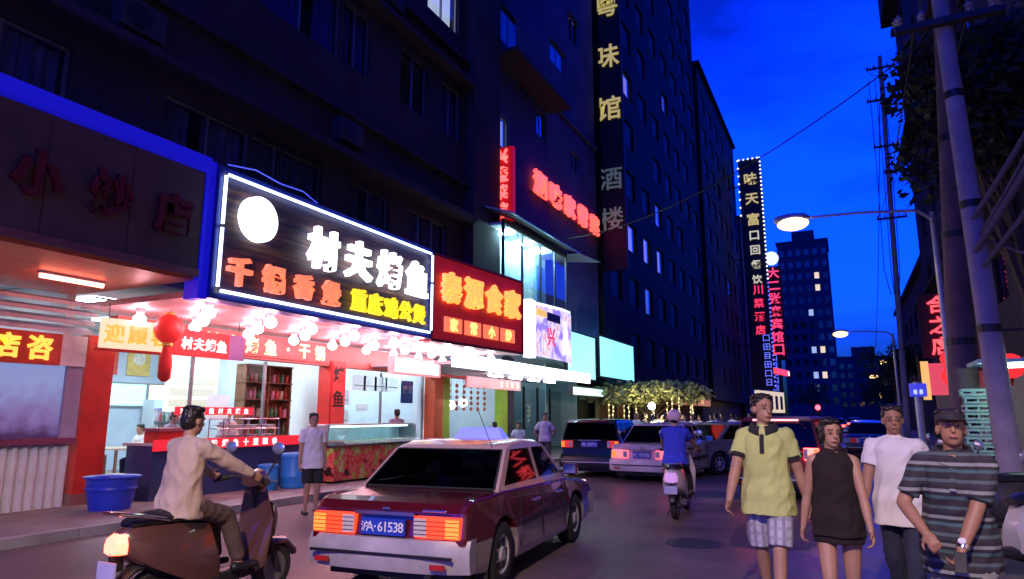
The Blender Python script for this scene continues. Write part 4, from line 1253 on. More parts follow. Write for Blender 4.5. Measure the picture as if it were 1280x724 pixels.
# fairy light strands under the pale tree
for k in range(12):
    x, y = -8.3 + random.uniform(-2.0, 2.0), 31.5 + random.uniform(-2.2, 2.2)
    q = MB()
    h = random.uniform(.7, 1.3)
    for j in range(5):
        q.ell((random.uniform(-.03, .03), 0, -j * h / 5), (.035, .035, .05), 6, 4)
    q.tube([(0, 0, .4), (0, 0, -h)], .006, 4)
    o = q.build('light_strand', E('fairy', (1, .85, .4), 1.6, False)); o.location = (x, y, 2.35)
    tag(o, 'strand of small yellow lights hanging under the pale leaved tree', 'light strand', 'light strands under the tree')
# pale yellow restaurant front behind that tree
o = thing('terrace_front', 'yellow lit terrace front behind the broad low tree', 'shopfront', (-10.9, 36, .12), HALF)
MB().box(-3, 8, .3, .5, 0, 2.6).build('wall', M('olive_wall', (.4, .36, .16), .8), o)
for k in range(7):
    MB().box(-2.8 + k * 1.6, -2.65 + k * 1.6, -.05, .297, 0, 2.7).build('post', wood, o)
MB().box(-3.1, 8.1, -.6, .5, 2.703, 2.8).build('awning', M('awning_olive', (.3, .28, .1), .7), o)
for k in range(3):
    MB().tube([(-1 + k * 3.2, 0, 2.6), (.4 + k * 3.2, 0, 2.6)], .05, 8).build('lamp_tube', E('terrace_tube', (1, .8, .35), 10), o)

# ------------------------------------------------------------------ vehicles
car_glass = glass('car_glass', (.32, .34, .36), .12)
def two_tone(name, upper, lower, zsplit, rough=.22):
    m = M(name, upper, rough, .06, 2, coat=.6)
    t, b = nodes_of(m)
    tc = t.nodes.new('ShaderNodeTexCoord'); sp = t.nodes.new('ShaderNodeSeparateXYZ')
    gt = t.nodes.new('ShaderNodeMath'); gt.operation = 'GREATER_THAN'; gt.inputs[1].default_value = zsplit
    mx = t.nodes.new('ShaderNodeMixRGB'); mx.inputs[1].default_value = tuple(lower) + (1,); mx.inputs[2].default_value = tuple(upper) + (1,)
    t.links.new(tc.outputs['Object'], sp.inputs[0]); t.links.new(sp.outputs[2], gt.inputs[0]); t.links.new(gt.outputs[0], mx.inputs[0]); t.links.new(mx.outputs[0], b.inputs['Base Color'])
    return m

def car_wheel(parent, x, y, r, side):
    w = MB().lathe([(-.02, r * .6), (-.1, r * .62), (-.1, r * .92), (-.085, r * .985), (-.04, r), (.04, r), (.085, r * .985), (.1, r * .92), (.1, r * .62), (.02, r * .6)], (0, 0, 0), 'x', 28).build('wheel', rubber, parent, smooth=40)
    w.location = (x, y, r)
    s = side
    MB().lathe([(s * .05, r * .64), (s * .085, r * .63), (s * .09, r * .56), (s * .06, r * .5), (s * .075, r * .25), (s * .1, r * .18), (s * .1, .001)], (0, 0, 0), 'x', 24).build('rim', M('rim_silver', (.55, .55, .57), .35, .1, 4, metal=.3), w, smooth=40)
    for k in range(6):
        a = k * math.pi / 3
        MB().box(s * .058, s * .072, -.03, .03, -.035, .035).build('vent', black_plastic, w).location = (s * .008, math.cos(a) * r * .38, math.sin(a) * r * .38)
    return w

def car(name, label, loc, rotz, L=4.5, W=1.7, H=1.38, kind='sedan', paint=None, roofm=None, r=.3, tail=None, plate='沪A·61538', wb=.57, group=None, tail_box=None, bumper=None, cat='car', belt=.88, side_trim=True, taxi=False):
    o = thing(name, label, cat, loc, rotz, group)
    hl = L / 2
    yr, yf = -wb * L * .5 - .02 * L, wb * L * .5 + .0 * L
    ra = r * 1.2
    zb = .2
    def arch(yc):
        return [(yc + ra * math.cos(a), r + ra * math.sin(a)) for a in [k * math.pi / 10 for k in range(-1, 12)]]
    if kind == 'sedan':
        low = [(-hl + .08, zb + .05), (-hl, .36), (-hl + .01, .56), (-hl + .05, belt - .08), (-hl + .1, belt - .01), (-hl + .2, belt + .02), (-.29 * L, belt + .04),
               (.19 * L, belt), (hl - .5, belt - .09), (hl - .1, belt - .16), (hl - .02, belt - .26), (hl, .42), (hl - .06, zb + .05)]
        gh = [(-.315 * L, belt + .035), (-.19 * L, H - .05), (-.14 * L, H - .01), (-.05 * L, H), (.04 * L, H - .01), (.075 * L, H - .05), (.205 * L, belt - .005)]
    else:
        low = [(-hl + .06, zb + .06), (-hl, .38), (-hl + .01, .6), (-hl + .04, belt + .01), (-.2 * L, belt + .03),
               (.19 * L, belt), (hl - .5, belt - .08), (hl - .1, belt - .17), (hl - .02, belt - .28), (hl, .42), (hl - .06, zb + .05)]
        gh = [(-hl + .05, belt + .02), (-hl + .22, H - .07), (-hl + .34, H - .015), (-.1 * L, H), (.03 * L, H - .015), (.07 * L, H - .06), (.205 * L, belt - .005)]
    bottom = [(yf + ra, zb)] + [p for p in arch(yf) if p[1] >= zb] + [(yf - ra, zb), (yr + ra, zb)] + [p for p in arch(yr) if p[1] >= zb] + [(yr - ra, zb)]
    out = low + bottom
    def hw(y, z):
        f = 1 - .05 * max(0, (abs(y) - hl * .7) / (hl * .3)) ** 2
        return W / 2 * f * (1 - .05 * max(0, (z - .55)) / .4 - .05 * max(0, (.35 - z)) / .2)
    mb = MB(); n = len(out)
    xs = [-1, -.93, -.5, 0, .5, .93, 1]
    for tx in xs:
        edge = abs(tx) == 1
        for (y, z) in out:
            yy, zz = y, z
            if edge:  # pull the outer ring in a touch so that corners are rounded
                yy *= .992; zz = z - (.012 if z > .6 else 0)
            mb.v.append((tx * hw(y, z), yy, zz))
    for i in range(len(xs) - 1):
        for j in range(n):
            a = i * n + j; b2 = i * n + (j + 1) % n
            mb.f.append((a, b2, b2 + n, a + n))
    mb.f.append(tuple(range(n))); mb.f.append(tuple(range((len(xs) - 1) * n, len(xs) * n))[::-1])
    me = mb.mesh('body')
    bm = bmesh.new(); bm.from_mesh(me); bmesh.ops.triangulate(bm, faces=[f for f in bm.faces if len(f.verts) > 4]); bmesh.ops.recalc_face_normals(bm, faces=bm.faces); bm.to_mesh(me); bm.free()
    body = link('body', me, paint, o)
    bv = body.modifiers.new('bevel', 'BEVEL'); bv.width = .02; bv.segments = 2; bv.limit_method = 'ANGLE'; bv.angle_limit = R(38)
    # greenhouse
    def gw(z):
        f = (z - belt) / (H - belt)
        return (W / 2 - .05) * (1 - f) + (W / 2 - .2) * f
    rp_ = roofm or paint
    zr = H - .085
    def edge_y(z, rear):
        p, q = (gh[0], gh[1]) if rear else (gh[-1], gh[-2])
        return p[0] + (q[0] - p[0]) * (z - p[1]) / (q[1] - p[1])
    outl = [(edge_y(zr, 1), zr)] + gh[1:-1] + [(edge_y(zr, 0), zr)]
    mb = MB(); xs2 = [-1, -.92, -.5, 0, .5, .92, 1]; n = len(outl)
    for tx in xs2:
        for (y, z) in outl:
            mb.v.append((tx * gw(z), y * (.99 if abs(tx) == 1 else 1), z - (.02 if abs(tx) == 1 and z > H - .06 else 0) + (.012 * (1 - tx * tx) if z > H - .06 else 0)))
    for i in range(len(xs2) - 1):
        for j in range(n):
            a = i * n + j; b2 = i * n + (j + 1) % n
            mb.f.append((a, b2, b2 + n, a + n))
    mb.f.append(tuple(range(n))); mb.f.append(tuple(range((len(xs2) - 1) * n, len(xs2) * n))[::-1])
    mb.build('roof', rp_, o, smooth=30)
    zl = belt - .02
    for s in (-1, 1):
        cols = [(edge_y(zl, 1), edge_y(zr, 1), .15 if kind == 'sedan' else .2, .12), (edge_y(zl, 0) - .1, edge_y(zr, 0) - .075, .1, .075)]
        for c in ((-.03 * L,) if kind == 'sedan' else (-.26 * L, 0)):
            cols.append((c - .045, c - .045, .09, .09))
        for (ya, yb, wa_, wb_) in cols:
            xa, xb = gw(zl), gw(zr)
            MB().hexa([(s * (xa - .05), ya, zl), (s * xa, ya, zl), (s * xa, ya + wa_, zl), (s * (xa - .05), ya + wa_, zl),
                       (s * (xb - .05), yb, zr + .002), (s * xb, yb, zr + .002), (s * xb, yb + wb_, zr + .002), (s * (xb - .05), yb + wb_, zr + .002)]).build('pillar', rp_, o)
        MB().hexa([(s * (gw(zl) - .05), gh[0][0] + .1, zl), (s * (gw(zl) + .002), gh[0][0] + .1, zl), (s * (gw(zl) + .002), gh[-1][0] - .06, zl), (s * (gw(zl) - .05), gh[-1][0] - .06, zl),
                   (s * (gw(belt + .07) - .05), gh[0][0] + .14, belt + .072), (s * (gw(belt + .07) + .002), gh[0][0] + .14, belt + .072), (s * (gw(belt + .07) + .002), gh[-1][0] - .12, belt + .072), (s * (gw(belt + .07) - .05), gh[-1][0] - .12, belt + .072)]).build('window_sill', rp_, o)
    # cabin: dark floor plate, seats, wheel
    MB().box(-W / 2 + .16, W / 2 - .16, gh[0][0] + .1, gh[-1][0] - .1, belt + .045, belt + .055).build('cabin_shelf', M('cabin_dark', (.03, .026, .03), .8), o)
    seat_c = M('seat_cloth', (.16, .13, .14), .9, .2, 5)
    for sx in (-.36, .36):
        MB().hexa([(sx - .23, .0, belt + .05), (sx + .23, .0, belt + .05), (sx + .23, .12, belt + .05), (sx - .23, .12, belt + .05), (sx - .19, -.06, H - .34), (sx + .19, -.06, H - .34), (sx + .19, .03, H - .34), (sx - .19, .03, H - .34)]).build('front_seat', seat_c, o, bevel=.03)
        MB().box(sx - .12, sx + .12, -.08, .0, H - .32, H - .18).build('headrest', seat_c, o, bevel=.03)
    MB().hexa([(-.58, -.2 * L, belt + .05), (.58, -.2 * L, belt + .05), (.58, -.17 * L, belt + .05), (-.58, -.17 * L, belt + .05), (-.54, -.215 * L, H - .36), (.54, -.215 * L, H - .36), (.54, -.195 * L, H - .36), (-.54, -.195 * L, H - .36)]).build('rear_seat', seat_c, o, bevel=.03)
    MB().tube([(-.36 + .18 * math.cos(a), .13 * L + .05 * math.sin(a), belt + .1 + .16 * math.sin(a)) for a in [math.pi * k / 8 for k in range(17)]], .014, 6).build('steering_wheel', black_plastic, o)
    # side windows
    def side_y(z, rear):
        a, b2 = (gh[0], gh[1]) if rear else (gh[-1], gh[-2])
        f = (z - a[1]) / (b2[1] - a[1]); return a[0] + (b2[0] - a[0]) * f
    z0, z1 = belt + .075, H - .1
    ymid = -.03 * L
    if kind == 'sedan':
        spans = [('rear', ymid - .05), ('front', ymid + .05)]
    else:
        spans = [('rear', ymid - .3), ('mid', 0), ('front', ymid + .1)]
    for s in (-1, 1):
        quads = []
        if kind == 'sedan':
            quads.append([(side_y(z0, 1) + .1, z0), (ymid - .04, z0), (ymid - .04, z1), (side_y(z1, 1) + .1, z1)])
            quads.append([(ymid + .04, z0), (side_y(z0, 0) - .1, z0), (side_y(z1, 0) - .08, z1), (ymid + .04, z1)])
        else:
            c1, c2 = -.26 * L, -.0 * L
            quads.append([(side_y(z0, 1) + .16, z0), (c1 - .04, z0), (c1 - .04, z1), (side_y(z1, 1) + .14, z1)])
            quads.append([(c1 + .04, z0), (c2 - .04, z0), (c2 - .04, z1), (c1 + .04, z1)])
            quads.append([(c2 + .04, z0), (side_y(z0, 0) - .1, z0), (side_y(z1, 0) - .08, z1), (c2 + .04, z1)])
        for q in quads:
            pts = [(s * (gw(z) + .003), y, z) for y, z in q]
            MB().slab([Vector(p) - Vector((s * .008, 0, 0)) for p in pts], (s * .004, 0, 0)).build('side_window', car_glass, o)
        # doors: gap lines, handle, trim
        for yy in ((ymid, .16 * L, -.2 * L) if kind == 'sedan' else (0, .17 * L, -.26 * L)):
            xx = hw(yy, .6)
            MB().box(s * (xx - .01), s * (xx + .003), yy - .004, yy + .004, zb + .1, belt - .03).build('door_gap', black_plastic, o)
        for yy in (ymid - .22, ymid + .62):
            xx = hw(yy, belt - .14)
            MB().box(s * (xx - .02), s * (xx + .022), yy - .09, yy + .09, belt - .15, belt - .12).build('door_handle', chrome if side_trim else black_plastic, o, bevel=.006)
        if side_trim:
            xx = hw(0, .52)
            MB().box(s * (xx - .004), s * (xx + .012), yr + ra + .06, yf - ra - .06, .5, .56).build('side_trim', black_plastic, o)
        mr = MB().box(s * (gw(belt + .1) + .06), s * (gw(belt + .1) + .24), .155 * L, .155 * L + .09, belt + .05, belt + .18).build('mirror', paint, o, bevel=.02)
        MB().box(s * (gw(belt + .1) + .075), s * (gw(belt + .1) + .225), .155 * L - .006, .155 * L - .002, belt + .065, belt + .165).build('mirror_glass', chrome, mr)
        MB().box(s * (gw(belt + .05) - .02), s * (gw(belt + .05) + .1), .16 * L, .16 * L + .03, belt + .07, belt + .1).build('mirror_arm', black_plastic, mr)
    # rear screen and windscreen
    for nm, a, b2, sg in (('rear_window', gh[0], gh[1], -1), ('windscreen', gh[-1], gh[-2], 1)):
        f0, f1 = .03, .985 * (H - .085 - a[1]) / (b2[1] - a[1]) if b2[1] > a[1] else .93
        pa = (a[0] + (b2[0] - a[0]) * f0, a[1] + (b2[1] - a[1]) * f0); pb = (a[0] + (b2[0] - a[0]) * f1, a[1] + (b2[1] - a[1]) * f1)
        nrm = Vector((0, sg * (b2[1] - a[1]), -sg * (b2[0] - a[0]))).normalized()
        off = nrm * .004
        wa, wb2 = gw(pa[1]) - .045, gw(pb[1]) - .045
        pts = [Vector((-wa, pa[0], pa[1])) + off, Vector((wa, pa[0], pa[1])) + off, Vector((wb2, pb[0], pb[1])) + off, Vector((-wb2, pb[0], pb[1])) + off]
        w = MB().slab(pts, nrm * .006).build(nm, car_glass, o)
        for f0_, f1_, nn in (((0, 1), (0, 1), 'window_seal'),):
            q = MB()
            for k in range(4):
                q.tube([pts[k], pts[(k + 1) % 4]], .012, 6)
            q.build(nn, rubber, w)
    # bumpers
    bmat = bumper or black_plastic
    for sg, nm in ((-1, 'rear_bumper'), (1, 'front_bumper')):
        pts = []
        for k in range(9):
            tx = -1 + k / 4
            pts.append((tx * (W / 2 - .01), sg * (hl + .05 - .12 * abs(tx) ** 4)))
        mbp = MB()
        rings = [[(x, y + sg * .02, .27), (x, y + sg * .045, .36), (x, y + sg * .045, .46), (x, y + sg * .01, .54), (x * .98, y - sg * .14, .54), (x * .98, y - sg * .14, .27)] for x, y in pts]
        mbp.loft(rings).build(nm, bmat, o, smooth=35)
    MB().box(-W / 2 + .12, W / 2 - .12, -hl - .105, -hl - .085, .4, .425).build('bumper_strip', black_plastic if bmat != black_plastic else pale_metal, o)
    # tail lamps
    tz0, tz1, tw = tail_box or (.58, .76, .42)
    tail = tail or E('tail_off', (1, .02, .02), .15, False, base=(.4, .01, .01))
    for s in (-1, 1):
        x1 = hw(-hl, .65) - .035; x0 = x1 - tw
        t_ = MB().box(s * x0, s * x1, -hl - .02, -hl + .1, tz0, tz1).build('tail_lamp', tail, o, bevel=.01)
        MB().box(s * (x0 + .003), s * (x0 + tw * .28), -hl - .026, -hl - .021, tz0 + .015, tz1 - .015).build('reverse_lens', M('lens_white', (.7, .68, .65), .2), t_)
        MB().box(s * (x1 - tw * .3), s * (x1 - .004), -hl - .026, -hl - .021, tz0 + .015, tz1 - .015).build('indicator_lens', E(tail.name + '_amber', (1, .22, .03), 1.6 if 'off' not in tail.name else .2, False, base=(.7, .25, .05)), t_)
        for k in range(1, 5):
            zz = tz0 + (tz1 - tz0) * k / 5
            MB().box(s * (x0 + .004), s * (x1 - .004), -hl - .0295, -hl - .0265, zz - .003, zz + .003).build('lens_rib', M('lens_rib', (.12, .02, .01), .3), t_)
        h_ = MB().box(s * (W / 2 - .5), s * (W / 2 - .12), hl - .08, hl - .0, .58, .7).build('headlamp', E('headlamp', (1, .95, .85), 1.0, False), o, bevel=.01)
    pl = MB().box(-.22, .22, -hl - .03, -hl - .002, tz0 + .01, tz0 + .15).build('number_plate', M('plate_blue', (.02, .06, .5), .4), o)
    text(pl, plate, 0, tz0 + .08, .085, M('plate_white', (.85, .87, .9), .4), -hl - .033, .052, depth=.004, bold=.01)
    MB().box(-.3, .3, -hl - .02, -hl + .02, tz1 + .0, tz1 + .03).build('plate_light_bar', chrome, o)
    MB().tube([(W * .28, -hl - .06, .24), (W * .28, -hl + .2, .24)], .03, 8).build('exhaust_pipe', dark_metal, o)
    MB().box(-W / 2 + .14, W / 2 - .14, -hl + .2, hl - .2, .16, .3).build('underbody', black_plastic, o)
    for y in (yr, yf):
        for s in (-1, 1):
            car_wheel(o, s * (W / 2 - .12), y, r, s)
    if kind == 'sedan':
        tzz = belt + .012
        for sx in (-1, 1):
            MB().box(sx * (W / 2 - .16), sx * (W / 2 - .152), -hl + .22, -.3 * L, tzz, belt + .032).build('boot_gap', black_plastic, o)
        MB().box(-W / 2 + .2, W / 2 - .2, -hl + .035, -hl + .043, belt - .1, belt - .094).build('boot_gap', black_plastic, o)
        MB().box(-.035, .035, -hl + .01, -hl + .05, belt - .07, belt - .045).build('boot_badge', chrome, o, bevel=.004)
        MB().box(W * .22, W * .36, -hl + .02, -hl + .048, belt - .075, belt - .055).build('boot_badge', chrome, o, bevel=.003)
    for sx in (-1, 1):
        MB().box(sx * (W / 2 - .32), sx * (W / 2 - .18), -hl - .112, -hl - .09, .32, .36).build('bumper_reflector', M('reflector_red', (.45, .02, .02), .2), o)
        MB().box(sx * (W / 2 - .22), sx * (W / 2 - .03), yr - ra - .02, yr - ra + .0, .1, .3).build('mud_flap', rubber, o)
    MB().tube([(W * .3, -.2 * L, H - .06), (W * .33, -.32 * L, H + .35)], .004, 5).build('aerial', dark_metal, o)
    if taxi:
        tl = MB().hexa([(-.32, -.12, H + .0), (.32, -.12, H + .0), (.32, .12, H + .0), (-.32, .12, H + .0), (-.24, -.05, H + .13), (.24, -.05, H + .13), (.24, .05, H + .13), (-.24, .05, H + .13)]).build('roof_light', E('taxi_light', (.06, .12, 1), 1.1), o, bevel=.015)
    return o
tail_on = E('tail_amber', (1, .055, .015), 1.7, base=(.6, .05, .02))
tail_red = E('tail_red', (1, .07, .06), 10.0, base=(.6, .02, .02))
tail_pink = E('tail_pinkred', (1, .1, .12), 3.5, base=(.6, .02, .02))
taxi_paint = two_tone('taxi_paint', (.085, .006, .012), (.26, .22, .23), .5)
car('taxi', 'maroon over silver taxi sedan with a blue roof light and amber tail lamps', (-3.98, 7.35, .004), R(5), L=4.3, W=1.66, H=1.33, paint=taxi_paint,
    roofm=M('beige_roof', (.55, .4, .36), .25, .05, 2, coat=.5), tail=tail_on, bumper=M('silver_bumper', (.42, .4, .42), .4), belt=.84, tail_box=(.55, .73, .44), taxi=True, cat='taxi')
car('hatchback', 'black hatchback stopped beside the waiting man in white', (-6.3, 19.3, .004), R(4), L=3.9, W=1.72, H=1.5, kind='hatch', paint=M('black_paint', (.008, .009, .012), .15, .05, 2, coat=.6),
    tail=E('tail_dim', (1, .05, .03), .7, False, base=(.5, .02, .02)), tail_box=(.78, .95, .3), belt=.93, plate='沪B·20731')
car('sedan', 'pale pink silver sedan with glowing tail lamps ahead of the blue shirted rider', (-4.45, 18.9, .004), R(-4), L=4.4, W=1.72, H=1.42, paint=M('pale_silver', (.55, .48, .54), .25, .05, 2, coat=.5), tail=tail_pink, plate='沪C·93182',
    bumper=M('pale_bumper', (.6, .55, .6), .4), belt=.88)
car('sedan', 'dark silver sedan turning across the road beyond the scooter', (-3.1, 21.5, .004), R(-38), L=4.5, W=1.74, H=1.42, paint=M('dark_silver', (.22, .21, .2), .3, .05, 2, coat=.5), belt=.88, plate='沪D·47025')
mv = car('minivan', 'dark red minivan with a burning brake lamp behind the walking couple', (-1.08, 16.4, .004), R(-6), L=4.3, W=1.7, H=1.58, kind='hatch', paint=M('dark_red_paint', (.2, .012, .02), .45, .05, 2, spec=.3), tail=tail_red, tail_box=(.78, 1.0, .26), belt=.95, plate='沪E·15960', cat='van')
MB().box(-.42, .42, -2.02, -1.97, 1.5, 1.535).build('high_brake_lamp', E('brake_strip', (1, .22, .22), 4, False), mv)
car('parked_car', 'dark parked car beside the right kerb under the lamps', (.75, 32, .004), R(-2), paint=M('navy_paint', (.02, .02, .045), .2, .05, 2, coat=.5), plate='沪F·30817')
car('parked_car', 'grey parked car further along the right kerb', (.8, 41, .004), R(-2), paint=M('grey_paint', (.2, .2, .22), .3, .05, 2, coat=.5), plate='沪G·72204', tail=tail_red)
car('car', 'distant car with a red tail lamp in the middle of the street', (-2.5, 62, .004), 0, paint=M('navy_paint'), plate='沪H·66190', tail=tail_red)

# ------------------------------------------------------------------ scooters
def scooter(name, label, loc, rotz, paint, tail=None, seatm=None, group=None, steer=0.0, box=False):
    o = thing(name, label, 'scooter', loc, rotz, group)
    r = .22
    for y, nm in ((-.6, 'rear_wheel'), (.62, 'front_wheel')):
        w = MB().lathe([(-.01, r * .6), (-.045, r * .62), (-.05, r * .85), (-.03, r * .98), (0, r), (.03, r * .98), (.05, r * .85), (.045, r * .62), (.01, r * .6)], (0, 0, 0), 'x', 26).build(nm, rubber, o, smooth=40)
        w.location = (0, y, r)
        MB().lathe([(-.04, r * .64), (-.045, r * .55), (-.02, r * .2), (-.05, .04), (.05, .04), (.02, r * .2), (.045, r * .55), (.04, r * .64)], (0, 0, 0), 'x', 20).build('rim', alu, w, smooth=40)
    # rear body shell
    def ring(y, w, z0, z1):
        return [(-w, y, z0), (-w * 1.05, y, (z0 + z1) / 2), (-w * .75, y, z1), (0, y, z1 + .02), (w * .75, y, z1), (w * 1.05, y, (z0 + z1) / 2), (w, y, z0), (0, y, z0 - .02)]
    MB().loft([ring(-.93, .03, .66, .74), ring(-.88, .1, .58, .76), ring(-.7, .16, .46, .77), ring(-.45, .17, .34, .76), ring(-.2, .15, .28, .72), ring(-.08, .13, .24, .5)]).build('rear_body', paint, o, smooth=50)
    MB().loft([ring(-.2, .13, .22, .3), ring(.05, .14, .22, .29), ring(.3, .13, .23, .3)]).build('floorboard', black_plastic, o, smooth=50)
    # leg shield and front
    MB().loft([ring(.28, .15, .24, .32), ring(.36, .19, .3, .6), ring(.40, .2, .55, .85), ring(.38, .14, .86, .98)]).build('leg_shield', paint, o, smooth=50)
    MB().loft([ring(.36, .05, .5, .62), ring(.52, .12, .52, .8), ring(.56, .1, .6, .78), ring(.62, .03, .64, .72)]).build('front_fairing', paint, o, smooth=50)
    MB().loft([ring(.38, .06, .38, .42), ring(.55, .075, .43, .47), ring(.75, .07, .42, .46), ring(.88, .05, .3, .36)]).build('front_mudguard', paint, o, smooth=50)
    mbs = MB(); mbs.tube([(-.07, .62, .22), (-.07, .5, .55), (0, .44, .62)], .022, 8); mbs.tube([(.07, .62, .22), (.07, .5, .55), (0, .44, .62)], .022, 8); mbs.tube([(0, .46, .6), (0, .34, 1.0)], .03, 8)
    mbs.build('fork', dark_metal, o, smooth=40)
    hb = MB().tube([(-.33, .2, 1.02), (-.2, .3, 1.05), (0, .34, 1.02), (.2, .3, 1.05), (.33, .2, 1.02)], .017, 8).build('handlebar', dark_metal, o, smooth=40)
    for s in (-1, 1):
        MB().tube([(s * .34, .19, 1.02), (s * .24, .26, 1.043)], .024, 8).build('grip', rubber, hb)
        MB().tube([(s * .2, .3, 1.05), (s * .27, .33, 1.2), (s * .3, .33, 1.27)], .008, 6).build('mirror_stem', dark_metal, hb)
        MB().ell((s * .3, .325, 1.31), (.075, .02, .055), 12, 8).build('mirror', M('mirror_blue', (.35, .42, .6), .15, .05, 3, metal=.6), hb, smooth=60)
        MB().tube([(s * .22, .34, 1.03), (s * .34, .3, 1.02)], .006, 5).build('brake_lever', alu, hb)
    MB().loft([ring(.3, .1, .98, 1.08), ring(.4, .1, .94, 1.1), ring(.48, .05, .98, 1.06)]).build('headlamp_cowl', paint, o, smooth=50)
    MB().ell((0, .47, 1.02), (.06, .03, .04), 10, 6).build('headlamp', M('lens_white', (.7, .68, .65), .2), o)
    MB().loft([ring(-.86, .07, .775, .82), ring(-.7, .13, .78, .86), ring(-.45, .14, .775, .85), ring(-.25, .12, .75, .82), ring(-.12, .09, .72, .77)]).build('seat', seatm or black_plastic, o, smooth=50)
    MB().tube([(-.14, -.6, .8), (-.15, -.85, .86), (-.1, -.98, .88), (.1, -.98, .88), (.15, -.85, .86), (.14, -.6, .8)], .014, 8).build('grab_rail', chrome, o, smooth=40)
    MB().loft([ring(-.97, .07, .6, .7), ring(-.9, .1, .59, .73)]).build('tail_lamp', tail or E('tail_off', (1, .02, .02), .15, False), o, smooth=50)
    MB().loft([ring(-.95, .05, .3, .34), ring(-.8, .075, .44, .48), ring(-.6, .075, .47, .5)]).build('rear_mudguard', black_plastic, o, smooth=50)
    MB().box(-.1, .1, -.99, -.975, .42, .54).build('number_plate', M('scooter_plate', (.5, .5, .75), .4), o)
    MB().box(-.012, .012, -.97, -.86, .46, .6).build('plate_bracket', dark_metal, o)
    mbs = MB(); mbs.tube([(.12, -.1, .26), (.16, -.4, .24), (.17, -.85, .3)], [.03, .045, .05], 10); mbs.build('exhaust', dark_metal, o, smooth=40)
    MB().box(-.09, .12, -.65, -.1, .17, .36).build('engine', dark_metal, o, bevel=.03)
    MB().tube([(-.1, -.15, .22), (-.2, -.18, .0)], .012, 6).build('side_stand', dark_metal, o) if not box else None
    return o
sc_rider = scooter('scooter', 'pale scooter ridden away by the person in the blue shirt', (-2.6, 11.75, .004), R(4), M('scooter_pale', (.6, .5, .5), .3, .1, 3, coat=.4), E('scooter_tail', (.8, .3, 1), .6, False))
sc_fore = scooter('scooter', 'dark brown scooter with a glowing red tail lamp in front of the booth', (-4.95, 4.42, .004), R(-1), M('scooter_brown', (.1, .045, .04), .3, .1, 3, coat=.4), E('scooter_tail_red', (1, .13, .05), 5))
sc_right = scooter('parked_scooter', 'dark parked scooter with a pale blue mirror beside the man in the cap', (1.55, 6.3, .004), R(160), M('scooter_purple', (.08, .05, .12), .3, .1, 3, coat=.4), group='scooters parked at the right kerb')
scooter('parked_scooter', 'white sided parked scooter against the pale concrete pole', (1.3, 8.6, .004), R(115), M('scooter_white', (.5, .5, .55), .3, .1, 3, coat=.4), group='scooters parked at the right kerb')
scooter('parked_scooter', 'black parked scooter under the steel sign post', (1.35, 11.0, .004), R(100), M('scooter_black', (.02, .02, .025), .3, .1, 3, coat=.4), group='scooters parked at the right kerb')
for i in range(7):
    scooter('parked_scooter', 'dark scooter parked in the row before the terrace crowd', (-7.0 + i * .72, 25.4 + .12 * (i % 3), .004), R(170 + 9 * math.sin(i * 2.3)), [M('scooter_black'), M('scooter_purple'), M('scooter_white'), M('scooter_brown')][i % 4], group='scooters parked before the terrace')

# ------------------------------------------------------------------ people
def organic(prims, voxel, it=4, folds=0.0, freq=(9, 9, 4.5), mess=0.0):
    """join overlapping closed shapes into one continuous skin"""
    me = prims.mesh('skin')
    ob = bpy.data.objects.new('skin', me); C.objects.link(ob)
    rm = ob.modifiers.new('r', 'REMESH'); rm.mode = 'VOXEL'; rm.voxel_size = voxel; rm.adaptivity = 0; rm.use_smooth_shade = True
    sm = ob.modifiers.new('s', 'SMOOTH'); sm.factor = .5; sm.iterations = it
    vl = bpy.context.view_layer
    dg = bpy.context.evaluated_depsgraph_get()
    out = bpy.data.meshes.new_from_object(ob.evaluated_get(dg))
    bpy.data.objects.remove(ob); bpy.data.meshes.remove(me)
    out.polygons.foreach_set('use_smooth', [True] * len(out.polygons))
    if folds or mess:
        ns = [v.normal.copy() for v in out.vertices]
        for v, n in zip(out.vertices, ns):
            p = v.co
            d = 0.0
            if folds:
                q = Vector((p.x * freq[0] + p.z * 3.1, p.y * freq[1] - p.z * 2.2, p.z * freq[2]))
                a = _noise.noise(q); b = _noise.noise(q * 2.1 + Vector((3, 7, 1)))
                d += folds * ((1 - abs(a) * 2.4) * .9 + b * .6 - .35)
            if mess:
                d += mess * (_noise.noise(Vector((p.x * 95, p.y * 95, p.z * 28))) + .6 * _noise.noise(Vector((p.x * 40, p.y * 40, p.z * 22))))
            v.co = p + n * d
    return out

def ik(a, t, l1, l2, pole):
    a = Vector(a); t = Vector(t)
    d = t - a; L = min(d.length, (l1 + l2) * .999); L = max(L, abs(l1 - l2) + .01)
    u = d.normalized()
    x = (l1 * l1 - l2 * l2 + L * L) / (2 * L)
    h = math.sqrt(max(l1 * l1 - x * x, 0))
    p = Vector(pole); p = (p - u * p.dot(u))
    p = p.normalized() if p.length > 1e-5 else Vector((0, 0, 1))
    return a + u * x + p * h, a + u * L

def oval(c, rx, ry, ux, uy, n=18, k=2.3):
    pts = []
    for j in range(n):
        a = 2 * math.pi * j / n
        ca, sa = math.cos(a), math.sin(a)
        f = (abs(ca) ** k + abs(sa) ** k) ** (-1 / k)
        pts.append(Vector(c) + Vector(ux) * rx * ca * f + Vector(uy) * ry * sa * f)
    return pts

skin_t = M('skin', (.42, .24, .16), .55, .12, 6)
skin_d = M('skin_tanned', (.34, .18, .12), .55, .12, 6)
hair_m = M('black_hair', (.012, .01, .01), .45, .3, 12)

